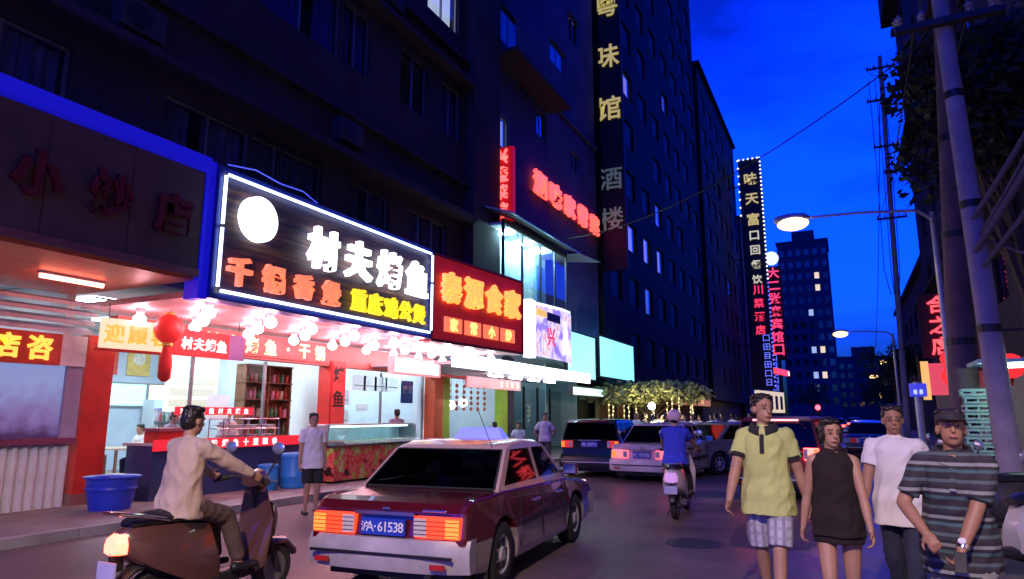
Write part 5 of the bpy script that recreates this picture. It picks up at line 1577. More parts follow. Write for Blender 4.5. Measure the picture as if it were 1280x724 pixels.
def person(label, loc, rotz, h=1.72, fem=False, lean=0, side_lean=0, pelvis=None, hands=None, feet=None, head_turn=0, head_tilt=0, voxel=.012, skin=None,
           top=None, sleeve=.55, bottom=None, leg='trousers', collar=None, shoe=None, hair='short', poles=None, hem=.02, detail=False, group=None, cap=None, cuff=None, extras=None, curl=.5, palm=None, build=1.0):
    o = thing('person', label, 'person', loc, rotz, group)
    s = h / 1.75
    skin = skin or skin_t
    P = Vector((0, 0, .93 * s)) if pelvis is None else Vector(pelvis)
    rot = Matrix.Rotation(R(side_lean), 3, 'Y') @ Matrix.Rotation(R(-lean), 3, 'X')
    T = lambda v: P + rot @ (Vector(v) * s)
    ux = rot @ Vector((1, 0, 0)); uy = rot @ Vector((0, 1, 0)); uz = rot @ Vector((0, 0, 1))
    sw = (.15 if fem else .172)
    hipw = .095
    neck = T((0, -.005, .53)); 
    shL, shR = T((-sw, 0, .458)), T((sw, 0, .458))
    hw = [P + Vector((-hipw, 0, -.02)) * s, P + Vector((hipw, 0, -.02)) * s]
    hands = hands or [(-.27, .08, .72), (.27, .08, .72)]
    feet = feet or [(-.1, .02, .07), (.1, .02, .07)]
    poles = poles or [(-.4, -1, 0), (.4, -1, 0)]
    el = []; hd = []
    for i, S_ in enumerate((shL, shR)):
        e, w = ik(S_, Vector(hands[i]) * s, .29 * s, .255 * s, poles[i]); el.append(e); hd.append(w)
    kn = []; an = []
    for i in range(2):
        k, a = ik(hw[i], Vector(feet[i]) * s, .43 * s, .42 * s, (0, 1, .05)); kn.append(k); an.append(a)
    # ---- torso rings
    fw = .95 if fem else build
    TR = [(-.06, .15, .1), (.02, .165, .108), (.12, .148 if fem else .155, .1), (.22, .138 if fem else .152, .1), (.34, .16, .112), (.43, .162, .105), (.485, .12, .08), (.53, .062, .058)]
    bp = MB()
    bp.loft([oval(T((0, 0, z)), rx * s * fw, ry * s * fw, ux, uy) for z, rx, ry in TR])
    # head frame
    hr = rot @ Matrix.Rotation(R(head_turn), 3, 'Z') @ Matrix.Rotation(R(-head_tilt), 3, 'X')
    hc = neck + uz * .03 * s + hr @ (Vector((0, .015, .115)) * s)
    Hd = lambda v: hc + hr @ (Vector(v) * s)
    bp.capsule(T((0, -.01, .48)), hc + hr @ Vector((0, -.02, -.05)) * s, .056 * s, .052 * s)
    bp.ell(Hd((0, -.012, .03)), (.075 * s, .093 * s, .092 * s), 18, 12, hr)
    bp.ell(Hd((0, .012, -.045)), (.059 * s, .07 * s, .072 * s), 16, 10, hr)
    bp.ell(Hd((0, .045, -.088)), (.032 * s, .032 * s, .026 * s), 12, 8, hr)
    bp.capsule(Hd((0, .084, .015)), Hd((0, .1, -.028)), .009 * s, .014 * s, 8)
    bp.ell(Hd((0, .082, -.063)), (.026 * s, .012 * s, .008 * s), 10, 6, hr)
    bp.capsule(Hd((-.035, .078, .028)), Hd((.035, .078, .028)), .012 * s, .012 * s, 8)
    for q in (-1, 1):
        bp.ell(Hd((q * .077, -.012, -.005)), (.012 * s, .022 * s, .034 * s), 8, 8, hr)
    # limbs
    for i in range(2):
        q = (-1, 1)[i]; S_ = (shL, shR)[i]
        fa = .88 if fem else 1.0
        bp.capsule(T((0, -.015, .505)), S_ + uz * .004, .05 * s, .05 * s * fa)
        bp.capsule(S_, el[i], .054 * s * fa, .043 * s * fa)
        d = (hd[i] - el[i]).normalized()
        m1 = el[i].lerp(hd[i], .3)
        bp.capsule(el[i], m1, .042 * s * fa, .044 * s * fa); bp.capsule(m1, hd[i], .044 * s * fa, .028 * s * fa)
        # hand
        pn = Vector(palm[i]) if palm and palm[i] else Vector((-q, .15, 0))
        pn = (pn - d * pn.dot(d)).normalized()
        lt = d.cross(pn).normalized()
        c0 = hd[i] + d * .045 * s
        mat3 = Matrix((lt, d, pn)).transposed()
        bp.ell(c0, (.04 * s, .055 * s, .019 * s), 12, 8, mat3)
        fr = max(.0085, voxel * .75) * s
        for k in range(4):
            o_ = lt * (k - 1.5) * .021 * s
            ln = (.068, .078, .074, .058)[k] * s
            p0 = c0 + d * .035 * s + o_
            c_ = curl * (1 + .12 * k)
            d1 = (d * math.cos(c_) + pn * math.sin(c_)); d2 = (d * math.cos(2.1 * c_) + pn * math.sin(2.1 * c_)); d3 = (d * math.cos(2.9 * c_) + pn * math.sin(2.9 * c_))
            p1 = p0 + d1 * ln * .48; p2 = p1 + d2 * ln * .32; p3 = p2 + d3 * ln * .22
            bp.capsule(p0, p1, fr * 1.08, fr, 7); bp.capsule(p1, p2, fr, fr * .95, 7); bp.capsule(p2, p3, fr * .95, fr * .85, 7)
        fwd_side = 1 if (lt.dot(Vector((0, 1, 0)) + Vector((0, 0, .3))) > 0) else -1
        t0 = c0 - d * .02 * s + lt * fwd_side * .03 * s
        t1 = t0 + (lt * fwd_side * .7 + d * .6 + pn * .35).normalized() * .036 * s
        t2 = t1 + (d * .85 + lt * fwd_side * .25 + pn * .45).normalized() * .032 * s
        bp.capsule(t0, t1, fr * 1.4, fr * 1.15, 7); bp.capsule(t1, t2, fr * 1.15, fr, 7)
        # leg
        fl = 1.04 if fem else 1.0
        bp.capsule(hw[i], kn[i], .083 * s * fl, .056 * s)
        m2 = kn[i].lerp(an[i], .3)
        bk = Vector((0, -.012 * s, 0))
        bp.capsule(kn[i], m2 + bk, .054 * s, .054 * s); bp.capsule(m2 + bk, an[i], .054 * s, .034 * s)
        ft = an[i] + Vector((q * .015, .0, -.03)) * s
        bp.capsule(ft + Vector((0, -.04, 0)) * s, ft + Vector((q * .02, .13, -.008)) * s, .036 * s, .03 * s)
    link('body', organic(bp, voxel), skin, o)
    # ---- clothing
    if top:
        tp = MB(); g = .016
        prof = [(z, rx + g + (.012 if z < .25 else 0), ry + g + (.016 if z < .25 else .004)) for z, rx, ry in TR[:-1]]
        prof = [(-hem - .06, prof[1][1] + .016, prof[1][2] + .02)] + [p for p in prof if p[0] > -hem - .02]
        prof[0] = (prof[0][0], max(prof[0][1], .216), max(prof[0][2], .182))
        prof = [p if not (-.2 < p[0] < .05 and p[0] > prof[0][0]) else (p[0], max(p[1], .207), max(p[2], .166)) for p in prof]
        prof = prof[:-1] + [(.455, .17, .112), (.495, .118, .098), (.52, .08, .08)]
        tp.loft([oval(T((0, 0, z)), rx * s * fw, ry * s * fw, ux, uy, 22) for z, rx, ry in prof])
        tp.capsule(T((0, -.005, .49)), T((0, -.005, .515)), .07 * s, .064 * s)
        for i in range(2):
            S_ = (shL, shR)[i]
            tp.capsule(T(((-1, 1)[i] * .045, -.012, .485)), S_.lerp(T((0, 0, .475)), .3 if sleeve <= 0 else .0), .062 * s, (.05 if sleeve <= 0 else .064) * s)
            if sleeve <= 0: continue
            inner = S_.lerp(T((0, 0, .47)), .25)
            if sleeve <= 1:
                e = S_.lerp(el[i], sleeve)
                tp.tube([inner, S_, S_.lerp(e, .5), e], [.055 * s, .067 * s, .07 * s, .074 * s], 12)
            else:
                e = el[i].lerp(hd[i], .92)
                tp.tube([inner, S_, el[i], e], [.06 * s, .074 * s, .062 * s, .046 * s], 12)
            tp.ell(S_, (.07 * s,) * 3, 10, 8)
        link('shirt', organic(tp, max(voxel, .009), 3, .011 if voxel < .013 else .006), top, o)
        if cuff and 0 < sleeve <= 1:
            for i in range(2):
                S_ = (shL, shR)[i]; e = S_.lerp(el[i], sleeve); e0 = S_.lerp(el[i], sleeve - .09)
                MB().tube([e0, e + (e - e0) * .1], [.0765 * s, .0765 * s], 16).build('cuff', cuff, o, smooth=40)
    if collar:
        nu = (hc + hr @ Vector((0, -.02, -.05)) * s - T((0, -.005, .49))).normalized()
        c0 = T((0, -.006, .505))
        q = MB(); n = 26; vs = []; fs = []
        for j in range(n):
            a = math.pi / 2 + .22 + (2 * math.pi - .44) * j / (n - 1)
            dirv = ux * math.cos(a) * 1.08 + uy * math.sin(a)
            for (rr, zz) in ((.078, .062), (.087, .066), (.122, .004), (.11, -.012)):
                fz = -.035 * max(0, math.sin(a)) ** 2
                vs.append(c0 + dirv * rr * s + nu * (zz + fz) * s)
        for j in range(n - 1):
            for k in range(4):
                fs.append((j * 4 + k, j * 4 + (k + 1) % 4, j * 4 + 4 + (k + 1) % 4, j * 4 + 4 + k))
        fs += [(0, 1, 2, 3), ((n - 1) * 4 + 3, (n - 1) * 4 + 2, (n - 1) * 4 + 1, (n - 1) * 4)]
        q.add(vs, fs).build('collar', collar, o, smooth=60)
        pk = MB().box(-.017 * s, .017 * s, -.004, .004, -.075 * s, .075 * s).build('placket', collar, o)
        pk.location = T((0, .132 * (fw if fw > 1 else 1), .40)); pk.rotation_euler = (rot @ Matrix.Rotation(R(14), 3, 'X')).to_euler()
    if bottom:
        bt_ = MB()
        if leg == 'skirt':
            zs = [(.14, .155, .108), (.05, .178, .125), (-.08, .19, .14), (-.17, .195, .148)]
            bt_.loft([oval(P + Vector((0, 0, z * s)), rx * s, ry * s, (1, 0, 0), (0, 1, 0), 22) for z, rx, ry in zs][::-1])
        else:
            zs = [(-.1, .168, .122), (.0, .178, .124), (.1, .162, .112)]
            bt_.loft([oval(T((0, 0, z)), rx * s * fw, ry * s * fw, ux, uy, 20) for z, rx, ry in zs])
            for i in range(2):
                if leg == 'shorts':
                    e = hw[i].lerp(kn[i], .93)
                    bt_.tube([hw[i] + Vector((0, 0, .03)), hw[i].lerp(kn[i], .5), e], [.102 * s, .1 * s, .096 * s], 14)
                else:
                    q_ = an[i].lerp(kn[i], .02) + Vector((0, 0, .02))
                    bt_.capsule(hw[i], kn[i], .1 * s, .076 * s); bt_.tube([kn[i].lerp(hw[i], .1), kn[i], kn[i].lerp(q_, .5), q_], [.078 * s, .076 * s, .07 * s, .06 * s], 12)
        link('skirt' if leg == 'skirt' else leg, organic(bt_, max(voxel, .01), 3, .008 if voxel < .013 else 0.0), bottom, o)
    for i in range(2):
        q = (-1, 1)[i]
        ft = an[i] + Vector((q * .015, .0, -.03)) * s
        sp = MB()
        sp.capsule(ft + Vector((0, -.05, -.005)) * s, ft + Vector((q * .02, .15, -.01)) * s, .042 * s, .036 * s, 12)
        for k in range(len(sp.v)):
            v = sp.v[k]
            if v[2] < an[i].z - .066 * s: sp.v[k] = (v[0], v[1], an[i].z - .066 * s)
        sp.build('shoe', shoe or black_plastic, o, smooth=60)
    # ---- hair
    if hair != 'bald':
        hp = MB()
        hp.ell(Hd((0, -.026, .046)), (.083 * s, .094 * s, .09 * s), 18, 12, hr)
        hp.ell(Hd((0, -.055, -.0)), (.076 * s, .066 * s, .085 * s), 14, 10, hr)
        if hair == 'short':
            for k in range(7):
                hp.ell(Hd((-.054 + .018 * k, .038 - .3 * abs(-.054 + .018 * k), .1 + .008 * math.sin(k * 2.3))), (.02 * s, .032 * s, .018 * s), 8, 6, hr)
            for k in range(26):
                a = k * 2.4; rr = .03 + .05 * (k / 26)
                hp.ell(Hd((rr * math.cos(a), -.03 + rr * 1.1 * math.sin(a), .13 - .35 * rr + .006 * math.sin(k * 3.1))), (.016 * s, .02 * s, .014 * s), 7, 5, hr)
        if hair in ('long', 'bun'):
            for q in (-1, 1):
                hp.ell(Hd((q * .07, -.01, -.0)), (.02 * s, .05 * s, .075 * s), 10, 8, hr)
            hp.ell(Hd((0, .045, .095)), (.065 * s, .035 * s, .025 * s), 10, 8, hr)
            if hair == 'bun':
                hp.ell(Hd((0, -.11, .06)), (.05 * s, .045 * s, .05 * s), 12, 8, hr)
            else:
                hp.ell(Hd((0, -.07, -.1)), (.08 * s, .045 * s, .13 * s), 12, 8, hr)
        link('hair', organic(hp, max(.0055 if detail else .008, voxel * .6), 2, mess=.009), hair_m, o)
    if cap:
        q = MB()
        q.ell(Hd((0, -.014, .055)), (.088 * s, .104 * s, .085 * s), 20, 12, hr)
        for k in range(len(q.v)):
            v = hr.inverted() @ (Vector(q.v[k]) - hc)
            if v.z < .045 * s: v.z = .045 * s
            q.v[k] = tuple(hc + hr @ v)
        q.build('cap', cap, o, smooth=60)
        MB().slab([Hd((.07 * math.cos(a), .075 + .095 * math.sin(a), .05 - .02 * math.sin(a))) for a in [math.pi * k / 10 for k in range(11)]], hr @ Vector((0, 0, .008))).build('cap_peak', cap, o, smooth=40)
    if detail:
        for q in (-1, 1):
            MB().ell(Hd((q * .031, .077, .006)), (.0125 * s, .008 * s, .005 * s), 12, 8, hr).build('eye', M('eye_white', (.32, .28, .26), .3), o, smooth=60)
            MB().ell(Hd((q * .031, .0835, .006)), (.0055 * s, .003 * s, .0058 * s), 10, 6, hr).build('iris', M('iris_dark', (.015, .01, .01), .2), o, smooth=60)
            MB().capsule(Hd((q * .016, .088, .03)), Hd((q * .046, .078, .031)), .005 * s, .0035 * s, 7).build('eyebrow', hair_m, o, smooth=60)
        MB().ell(Hd((0, .088, -.063)), (.024 * s, .009 * s, .0065 * s), 12, 8, hr).build('lips', M('lips', (.36, .13, .11), .5), o, smooth=60)
    o['_j'] = [tuple(hd[0]), tuple(hd[1]), tuple(el[0]), tuple(el[1])][0]
    del o['_j']
    return o, dict(hd=hd, el=el, an=an, kn=kn, T=T, Hd=Hd, hr=hr, s=s)

polo_yellow = M('yellow_green_polo', (.52, .6, .2), .85, .1, 6)
dark_cloth = M('charcoal_cloth', (.02, .02, .022), .9, .2, 6)
white_cloth = M('white_cotton', (.72, .72, .76), .9, .08, 5)
navy_cloth = M('navy_cloth', (.025, .03, .07), .9, .15, 6)
grey_cloth = M('grey_trousers', (.2, .21, .2), .9, .15, 6)
brown_shoe = M('dark_shoe', (.04, .025, .02), .5, .2, 6)
beige_cloth = M('beige_shirt', (.5, .4, .32), .9, .12, 5)
FACE = math.pi   # local +y turned towards the camera side

# the man in the yellow polo, walking towards us, looking to his left
person('man in a pale yellow polo with dark collar and checked shorts walking on the road', (-.66, 6.3, .004), R(176), h=1.8, hands=[(-.3, -.12, .8), (.29, .2, .8)],
       feet=[(-.08, .26, .08), (.09, -.24, .1)], head_turn=38, head_tilt=-3, voxel=.008, top=polo_yellow, collar=dark_cloth, cuff=dark_cloth, sleeve=.62,
       bottom=check_mat('grey_check', (.5, .5, .58), (.25, .25, .33), (.3, .3, .4)), leg='shorts', shoe=brown_shoe, detail=True, hem=.1, skin=skin_t)
# the woman in black
person('woman in a sleeveless black top and short black skirt with her hair tied up', (-.13, 5.72, .004), R(178), h=1.6, fem=True, hands=[(-.25, .2, .8), (.28, -.06, .77)],
       feet=[(-.06, -.2, .1), (.06, .24, .08)], head_turn=22, voxel=.008, top=M('black_knit', (.014, .008, .009), .9, .3, 8), sleeve=.0, bottom=M('black_skirt', (.012, .008, .009), .9, .3, 8), leg='skirt', hair='bun', detail=True, hem=.06, shoe=M('sandal', (.2, .1, .08), .6))
# man in the white T-shirt behind
person('man in a plain white T-shirt and dark trousers behind the man in the cap', (.33, 6.6, .004), R(170), h=1.7, hands=[(-.27, -.1, .8), (.27, .2, .8)],
       feet=[(-.08, .24, .08), (.08, -.22, .1)], head_turn=14, voxel=.009, top=white_cloth, sleeve=.6, bottom=navy_cloth, shoe=brown_shoe, detail=True, hem=.12, skin=skin_d)
# man in the cap and striped polo, leaning, both forearms in front of him
stripes = stripe_mat('striped_knit', [(.025, .025, .035), (.025, .025, .035), (.05, .11, .13), (.02, .02, .03), (.22, .25, .27), (.02, .02, .03), (.03, .03, .045), (.08, .12, .14)], 2, 6.5)
hm, J = person('older man in a dark cap and striped polo looking down at his hands', (.54, 5.0, .004), R(168), h=1.66, lean=9, side_lean=-3, hands=[(-.02, .3, .86), (.14, .3, .98)],
       poles=[(-1, -.5, -.2), (1, -.4, -.2)], feet=[(-.12, .1, .075), (.12, -.12, .08)], head_turn=12, head_tilt=-20, voxel=.008, top=stripes, sleeve=.8, collar=stripes, bottom=grey_cloth, shoe=brown_shoe, detail=True, hem=.13,
       cap=M('cap_black', (.02, .018, .03), .8, .2, 6), skin=skin_d, curl=.75, palm=[(.4, .2, .6), (-.5, .1, -.8)], build=1.04)
wp = J['hd'][0].lerp(J['el'][0], .1); wd = (J['hd'][0] - J['el'][0]).normalized()
MB().tube([wp - wd * .012, wp + wd * .012], [.034, .034], 16).build('watch_strap', chrome, hm, smooth=40)
wo = MB().lathe([(-.005, .02), (.006, .02), (.008, .001)], (0, 0, 0), 'z', 18).build('watch_face', M('watch_dial', (.7, .75, .8), .2), hm, smooth=40)
wo.location = wp + Vector((0, .02, .03)); wo.rotation_euler = (R(-45), 0, 0)
o = thing('phone', 'small dark phone with a violet screen held by the man in the cap', 'phone', tuple(hm.location + Matrix.Rotation(R(168), 3, 'Z') @ (J['hd'][0] + Vector((.0, .1, -.05)))), R(168))
MB().box(-.03, .03, -.005, .005, -.06, .06).build('case', black_plastic, o, bevel=.003)
MB().box(-.026, .026, -.0075, -.0055, -.05, .05).build('screen', E('phone_screen', (.5, .35, .8), .5, False), o)
o.rotation_euler.x = R(35)

# man standing on the road edge by the barrels
person('young man in a white T-shirt and black shorts standing by the blue barrels', (-8.2, 9.15, .004), R(-115), h=1.66, hands=[(-.26, .04, .72), (.26, .06, .72)], feet=[(-.1, .02, .07), (.1, .05, .07)],
       head_turn=-10, voxel=.011, top=white_cloth, sleeve=.6, bottom=dark_cloth, leg='shorts', shoe=brown_shoe, detail=True, hem=.1)
# customer behind the display case
person('dark haired person in a grey violet shirt behind the display case', (-11.5, 16.2, .12), R(60), h=1.68, hands=[(-.2, .3, .95), (.2, .3, .95)], voxel=.014, top=M('grey_violet_cotton', (.32, .28, .42), .9, .1, 5), bottom=navy_cloth)
# cook in white
person('cook in a white jacket working behind the serving counter', (-12.4, 11.0, .12), R(-95), h=1.66, lean=10, hands=[(-.15, .4, 1.0), (.15, .4, 1.0)], voxel=.014, top=white_cloth, sleeve=1.2, bottom=navy_cloth, head_turn=-20)
person('second cook in a pale blue jacket bending over the dish rack', (-12.5, 9.6, .12), R(-70), h=1.6, lean=18, hands=[(-.15, .42, 1.0), (.15, .42, 1.0)], voxel=.014, top=M('pale_blue_cotton', (.5, .6, .75), .9, .1, 5), sleeve=1.2, bottom=navy_cloth)
# man in white with hands on hips beyond the taxi
person('man in a loose white shirt standing with hands on hips beside the black hatchback', (-8.4, 19.6, .004), R(-150), h=1.7, hands=[(-.2, .02, .96), (.2, .02, .96)], poles=[(-1, -.6, 0), (1, -.6, 0)], voxel=.013, top=white_cloth, sleeve=.7, bottom=M('olive_trousers', (.14, .13, .1), .9), head_turn=10)
# riders
rd, JR = person('rider in a bright blue T-shirt and dark trousers on the pale scooter', (-2.6, 11.75, .004), R(4), h=1.7, pelvis=(0, -.42, .9), lean=8, hands=[(-.31, .22, 1.05), (.31, .22, 1.05)],
       feet=[(-.15, .1, .38), (.15, .1, .38)], voxel=.011, top=M('bright_blue_cotton', (.04, .06, .6), .85, .1, 5), sleeve=.6, bottom=dark_cloth, curl=1.1)
hl_ = thing('helmet', 'pale pink open helmet on the head of the blue shirted rider', 'helmet', (-2.6, 11.75, .004), R(4))
hq = JR['Hd']((0, -.012, .045))
MB().ell(hq, (.118, .132, .112), 18, 12).build('shell', M('pink_shell', (.75, .5, .58), .3, .1, 3), hl_, smooth=60)
MB().slab([hq + Vector((.1 * math.cos(a), .1 + .09 * math.sin(a), .02)) for a in [math.pi * k / 8 for k in range(9)]], (0, 0, .012)).build('peak', M('pink_shell'), hl_)
person('rider in a beige shirt and dark trousers on the brown scooter', (-4.95, 4.42, .004), R(-1), h=1.7, pelvis=(0, -.42, .9), lean=6, hands=[(-.31, .22, 1.05), (.31, .22, 1.05)],
       feet=[(-.15, .1, .38), (.15, .1, .38)], voxel=.01, top=beige_cloth, sleeve=1.2, bottom=M('brown_trousers', (.09, .06, .05), .9), curl=1.1, hem=.06)

# seated diners in front of the green pillared shop: stools and people
def stool(x, y, label, group):
    o = thing('stool', label, 'stool', (x, y, .12), random.uniform(0, 1), group)
    MB().lathe([(.41, .15), (.43, .165), (.45, .16), (.455, .001)], (0, 0, 0), 'z', 16).build('seat', M('stool_red', (.5, .05, .04), .4), o, smooth=40)
    for k in range(4):
        a = k * math.pi / 2 + .78
        MB().tube([(.11 * math.cos(a), .11 * math.sin(a), .41), (.17 * math.cos(a), .17 * math.sin(a), 0)], .015, 6).build('leg', M('stool_red'), o)
sit = dict(h=1.68, pelvis=(0, 0, .52), feet=[(-.12, .38, .07), (.12, .38, .07)], hands=[(-.15, .35, .72), (.15, .35, .72)], lean=8, voxel=.016)
for i, (x, y, rz, tp, lb) in enumerate(((-10.6, 20.6, R(60), white_cloth, 'seated diner in white turned towards the green pillar'), (-10.3, 21.9, R(150), dark_cloth, 'seated diner in black beside the canopy'), (-9.9, 20.9, R(200), M('pale_blue_cotton'), 'seated diner in pale blue facing the road'))):
    stool(x, y, 'red round stool under a diner by the white canopy', 'stools by the white canopy')
    person(lb, (x, y, .12), rz, top=tp, bottom=navy_cloth, **sit)
tbm = thing('low_table', 'small square table among the seated diners', 'table', (-10.35, 21.25, .12))
MB().box(-.4, .4, -.4, .4, .66, .7).build('top', wood, tbm, bevel=.01)
for sx in (-.35, .35):
    for sy in (-.35, .35):
        MB().tube([(sx, sy, 0), (sx, sy, .66)], .02, 6).build('leg', dark_metal, tbm)

# crowd on the terrace: four kinds, copied
crowd = []
for tp, pose in ((white_cloth, 0), (M('pale_pink_cotton', (.65, .55, .6), .9), 1), (dark_cloth, 0), (M('pale_blue_cotton'), 1)):
    if pose:
        c, _ = person('x', (0, 0, 0), 0, h=1.66, top=tp, bottom=navy_cloth, voxel=.022, hands=[(-.2, .25, .95), (.22, .15, .8)], poles=[(-1, -.4, 0), (1, -.4, 0)])
    else:
        c, _ = person('x', (0, 0, 0), 0, h=1.72, top=tp, bottom=navy_cloth, voxel=.022, lean=4)
    crowd.append(c)
names = ('person in a white shirt standing among the terrace crowd', 'person in a pale pink shirt with raised hands in the terrace crowd', 'person in dark clothes standing among the terrace crowd', 'person in a pale blue shirt with raised hands in the terrace crowd')
used = set()
for i in range(22):
    k = (i * 7 + i // 4) % 4
    c = crowd[k] if k not in used else copy_tree(crowd[k])
    used.add(k)
    c.location = (-7.6 + (i % 8) * .62 + random.uniform(-.2, .2), 27.2 + (i // 8) * 1.5 + random.uniform(-.4, .4), .004)
    c.rotation_euler.z = random.uniform(0, 6.28)
    tag(c, names[k], 'person', 'people crowding the terrace')
for i, (x, y) in enumerate(((2.9, 18.5), (3.3, 21.5), (2.6, 26), (3.1, 29))):
    k = i
    c = copy_tree(crowd[k]); c.location = (x, y, .12); c.rotation_euler.z = 2.5 + i
    tag(c, ('person in a white shirt on the right pavement', 'person in a pale pink shirt on the right pavement', 'person in dark clothes on the right pavement', 'person in a pale blue shirt on the right pavement')[k], 'person', 'people on the right pavement')

# ------------------------------------------------------------------ more of the restaurant inside
for i, (y, z, w, h, col) in enumerate(((8.5, 2.0, .35, .5, (1, .95, .8)), (9.7, 1.9, .8, .6, (.4, .95, .9)), (10.9, 2.0, .3, .5, (1, .85, .4)))):
    o = thing('lit_picture', ('cream lit picture on the back wall of the restaurant', 'wide teal lit picture on the back wall of the restaurant', 'small yellow lit picture on the back wall of the restaurant')[i], 'picture', (-18.55, y + 3.0, z), HALF)
    MB().box(-w, w, 0, .04, 0, h).build('panel', E('picture_%d' % i, col, 1.6, False), o)
    q = MB(); q.box(-w - .05, w + .05, -.01, .05, -.05, -.002); q.box(-w - .05, w + .05, -.01, .05, h + .002, h + .05); q.box(-w - .05, -w - .002, -.01, .05, -.002, h + .002); q.box(w + .002, w + .05, -.01, .05, -.002, h + .002)
    q.build('frame', alu, o)
def chair(x, y, rz):
    o = thing('dining_chair', 'dark dining chair inside the restaurant', 'chair', (x, y, .12), rz, 'dining chairs in the restaurant')
    MB().box(-.2, .2, -.2, .2, .43, .47).build('seat', wood, o, bevel=.01)
    MB().box(-.19, .19, -.2, -.17, .6, .92).build('backrest', wood, o, bevel=.01)
    for sx in (-.18, .18):
        MB().tube([(sx, .18, 0), (sx, .18, .43)], .018, 6).build('leg', wood, o)
        MB().tube([(sx, -.18, 0), (sx, -.185, .62)], .018, 6).build('leg', wood, o)
for i, (x, y) in enumerate(((-14.6, 8.4), (-16.6, 9.2), (-15.4, 10.6))):
    o = thing('dining_table', ('dining table with a bowl near the restaurant glazing', 'dining table at the back of the restaurant', 'dining table behind the serving counter')[i], 'table', (x, y, .12))
    MB().box(-.55, .55, -.4, .4, .72, .76).build('top', M('table_top', (.5, .35, .25), .4), o, bevel=.01)
    for sx in (-.48, .48):
        for sy in (-.33, .33):
            MB().box(sx - .025, sx + .025, sy - .025, sy + .025, 0, .72).build('leg', wood, o)
    chair(x, y - .75, 0); chair(x, y + .75, math.pi)
person('diner in dark clothes seated near the restaurant glazing', (-14.6, 7.75, .09), 0, h=1.68, pelvis=(0, 0, .56), feet=[(-.12, .38, .07), (.12, .38, .07)], hands=[(-.15, .35, .8), (.15, .35, .8)], lean=8, voxel=.016, top=dark_cloth, bottom=navy_cloth)
person('diner in white seated behind the serving counter', (-15.4, 11.25, .09), math.pi, h=1.66, pelvis=(0, 0, .56), feet=[(-.12, .38, .07), (.12, .38, .07)], hands=[(-.15, .35, .8), (.15, .35, .8)], lean=8, voxel=.016, top=white_cloth, bottom=navy_cloth)
# air conditioners on the dark facade
for i, (y, z, lb) in enumerate(((6.9, 8.1, 'air conditioner above the brown signboard'), (12.5, 8.2, 'air conditioner on the facade over the neon edged sign'), (14.1, 12.85, 'air conditioner high beside the blue curtained windows'))):
    o = thing('air_conditioner', 'grey ' + lb, 'air conditioner', (U + .02, y, z), HALF)
    MB().box(-.42, .42, -.34, -.04, 0, .58).build('casing', M('ac_grey', (.05, .05, .055), .7), o, bevel=.02)
    MB().lathe([(0, .22), (-.015, .22), (-.015, .001)], (-.1, -.343, .29), 'y', 20).build('fan_grille', dark_metal, o)
    for sx in (-.35, .35):
        MB().box(sx - .02, sx + .02, -.34, .0, -.05, -.003).build('bracket', dark_metal, o)
    MB().tube([(.3, -.05, .1), (.45, -.01, -.4), (.44, -.01, -1.2)], .02, 6).build('pipe', M('ac_pipe', (.06, .06, .06), .7), o)

# manhole covers and tar patches on the road
for i, (x, y, lb) in enumerate(((-1.9, 9.2, 'iron manhole cover on the road behind the taxi'), (-5.9, 13.4, 'iron manhole cover on the road near the pavement'))):
    o = thing('manhole_cover', lb, 'manhole cover', (x, y, .004))
    MB().lathe([(0, .36), (.006, .36), (.008, .35), (.008, .001)], (0, 0, 0), 'z', 28).build('plate', dark_metal, o)
    for k in range(5):
        MB().box(-.22, .22, -.2 + k * .1 - .012, -.2 + k * .1 + .012, .0085, .013).build('rib', dark_metal, o)
tar = M('tar_patch', (.035, .033, .036), .55, .3, 3, bump=.3)
for i, (x, y, w, l) in enumerate(((-1.0, 10.5, 1.1, 2.6), (-6.3, 9.5, .9, 3.2), (-2.4, 15, 1.6, 1.3))):
    rnd = random.Random(i)
    n = 22
    pts = [(x + w * .5 * math.copysign(abs(math.cos(a)) ** .5, math.cos(a)) * rnd.uniform(.9, 1.06), y + l * .5 * math.copysign(abs(math.sin(a)) ** .5, math.sin(a)) * rnd.uniform(.93, 1.05), .0075) for a in [2 * math.pi * k / n for k in range(n)]]
    o = MB().add(pts, [tuple(range(n))]).build('tar_patch', tar, road)

# made-up tree on the right pavement, its dark crown darkens the upper corner
tree('tall dark leafed tree behind the pale pole added to darken the upper corner', 3.7, 17.5, 8.5, 2.3, 3.6, 8.4, 9000, M('shade_foliage', (.03, .045, .025), .8, .5, 2), .26, clumps=24)
# red signal far down the street, and distant traffic
o = thing('traffic_signal', 'glowing red signal on a post far down the street', 'signal', (-2.1, 60, .004))
MB().tube([(0, 0, 0), (0, 0, 1.95)], .06, 8).build('post', dark_metal, o)
MB().box(-.22, .22, -.05, .2, 1.9, 2.6).build('housing', black_plastic, o, bevel=.03)
MB().ell((0, -.08, 2.25), (.2, .1, .2), 14, 10).build('lens', E('signal_red', (1, .04, .06), 9), o, smooth=60)
for i, (x, y, lb) in enumerate(((-1.0, 74, 'small far car with red tail lamps beyond the signal'), (-4.2, 88, 'small far car near the white glowing shopfront'), (.6, 96, 'small far car under the fourth street lamp'))):
    car('car', lb, (x, y, .004), 0, paint=M('grey_paint'), plate='沪K·%05d' % (10473 + 1317 * i), tail=tail_red)
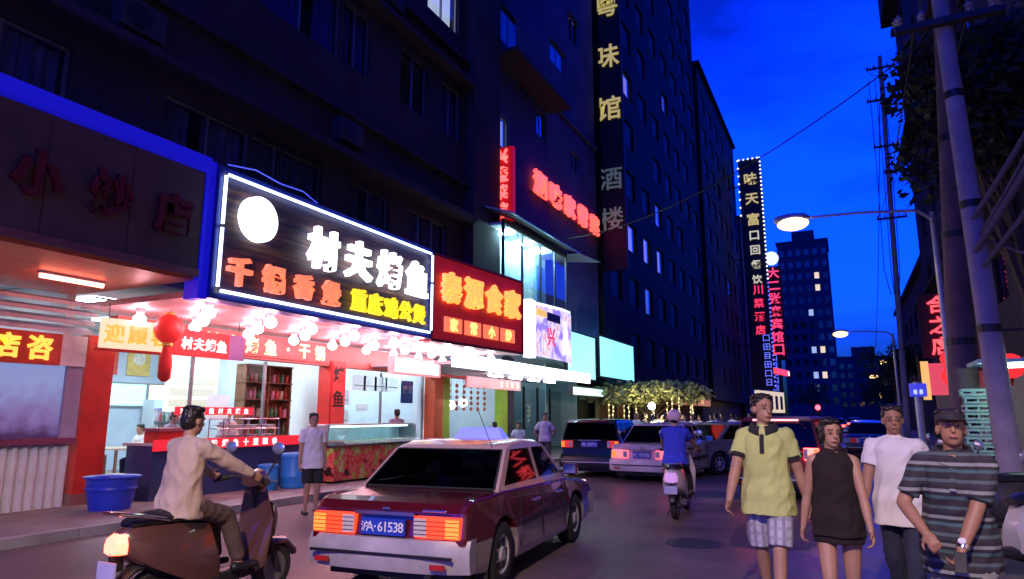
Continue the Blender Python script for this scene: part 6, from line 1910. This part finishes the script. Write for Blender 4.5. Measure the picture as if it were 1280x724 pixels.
# clutter inside the restaurant
for i in range(9):
    o = thing('wall_poster', 'red and gold dish poster on the restaurant back wall', 'poster', (-18.56, 9.2 + i * 1.0, 2.75), HALF, 'dish posters on the back wall')
    MB().box(-.36, .36, 0, .02, 0, .85).build('sheet', [M('poster_red', (.6, .08, .05), .5, .3, 4), M('poster_gold', (.7, .5, .15), .5, .3, 4), M('poster_orange', (.7, .25, .06), .5, .3, 4)][i % 3], o)
    MB().lathe([(0, .2), (-.006, .2), (-.006, .001)], (0, -.002, .5), 'y', 16).build('printed_dish', M('printed_dish', (.75, .7, .6), .5, .4, 9), o)
fr = thing('drinks_fridge', 'tall lit drinks fridge against the restaurant back wall', 'fridge', (-17.9, 13.9, .12), HALF)
MB().box(-.5, .5, .1, .6, 0, 1.95).build('cabinet', white_wall, fr)
MB().box(-.5, .5, -.02, .097, 1.7, 1.95).build('header', E('fridge_head', (.3, .5, 1), 1.2, False), fr)
for z in (.25, .6, .95, 1.3):
    MB().box(-.46, .46, -.1, .097, z, z + .02).build('shelf', alu, fr)
for i in range(36):
    o = link('bottle', bt[0], bm_[i % 4]); o.location = (-17.9 - .0, 13.48 + (i % 9) * .1, .12 + .27 + .35 * (i // 9))
    tag(o, 'bottle standing in the lit drinks fridge', 'bottle', 'bottles in the drinks fridge')
MB().box(-.5, .5, -.14, -.13, .1, 1.68).build('door_glass', clear_glass, fr)
cm = M('carton', (.42, .28, .15), .8, .2, 4)
for i, (x, y, z) in enumerate(((-12.9, 8.35, .12), (-12.9, 8.35, .5), (-12.95, 8.85, .12), (-12.9, 14.95, .12), (-12.9, 14.95, .5))):
    o = thing('carton', ('lower carton of the pair by the red pillar', 'upper carton of the pair by the red pillar', 'single carton next to the carton pair', 'lower carton under the hung paper sheets', 'upper carton under the hung paper sheets')[i], 'carton', (x, y, z), .1 * i)
    MB().box(-.22, .22, -.2, .2, 0, .375).build('box', cm, o, bevel=.008)
    MB().box(-.222, .222, -.03, .03, .376, .378).build('tape', M('tape', (.55, .45, .3), .3), o)
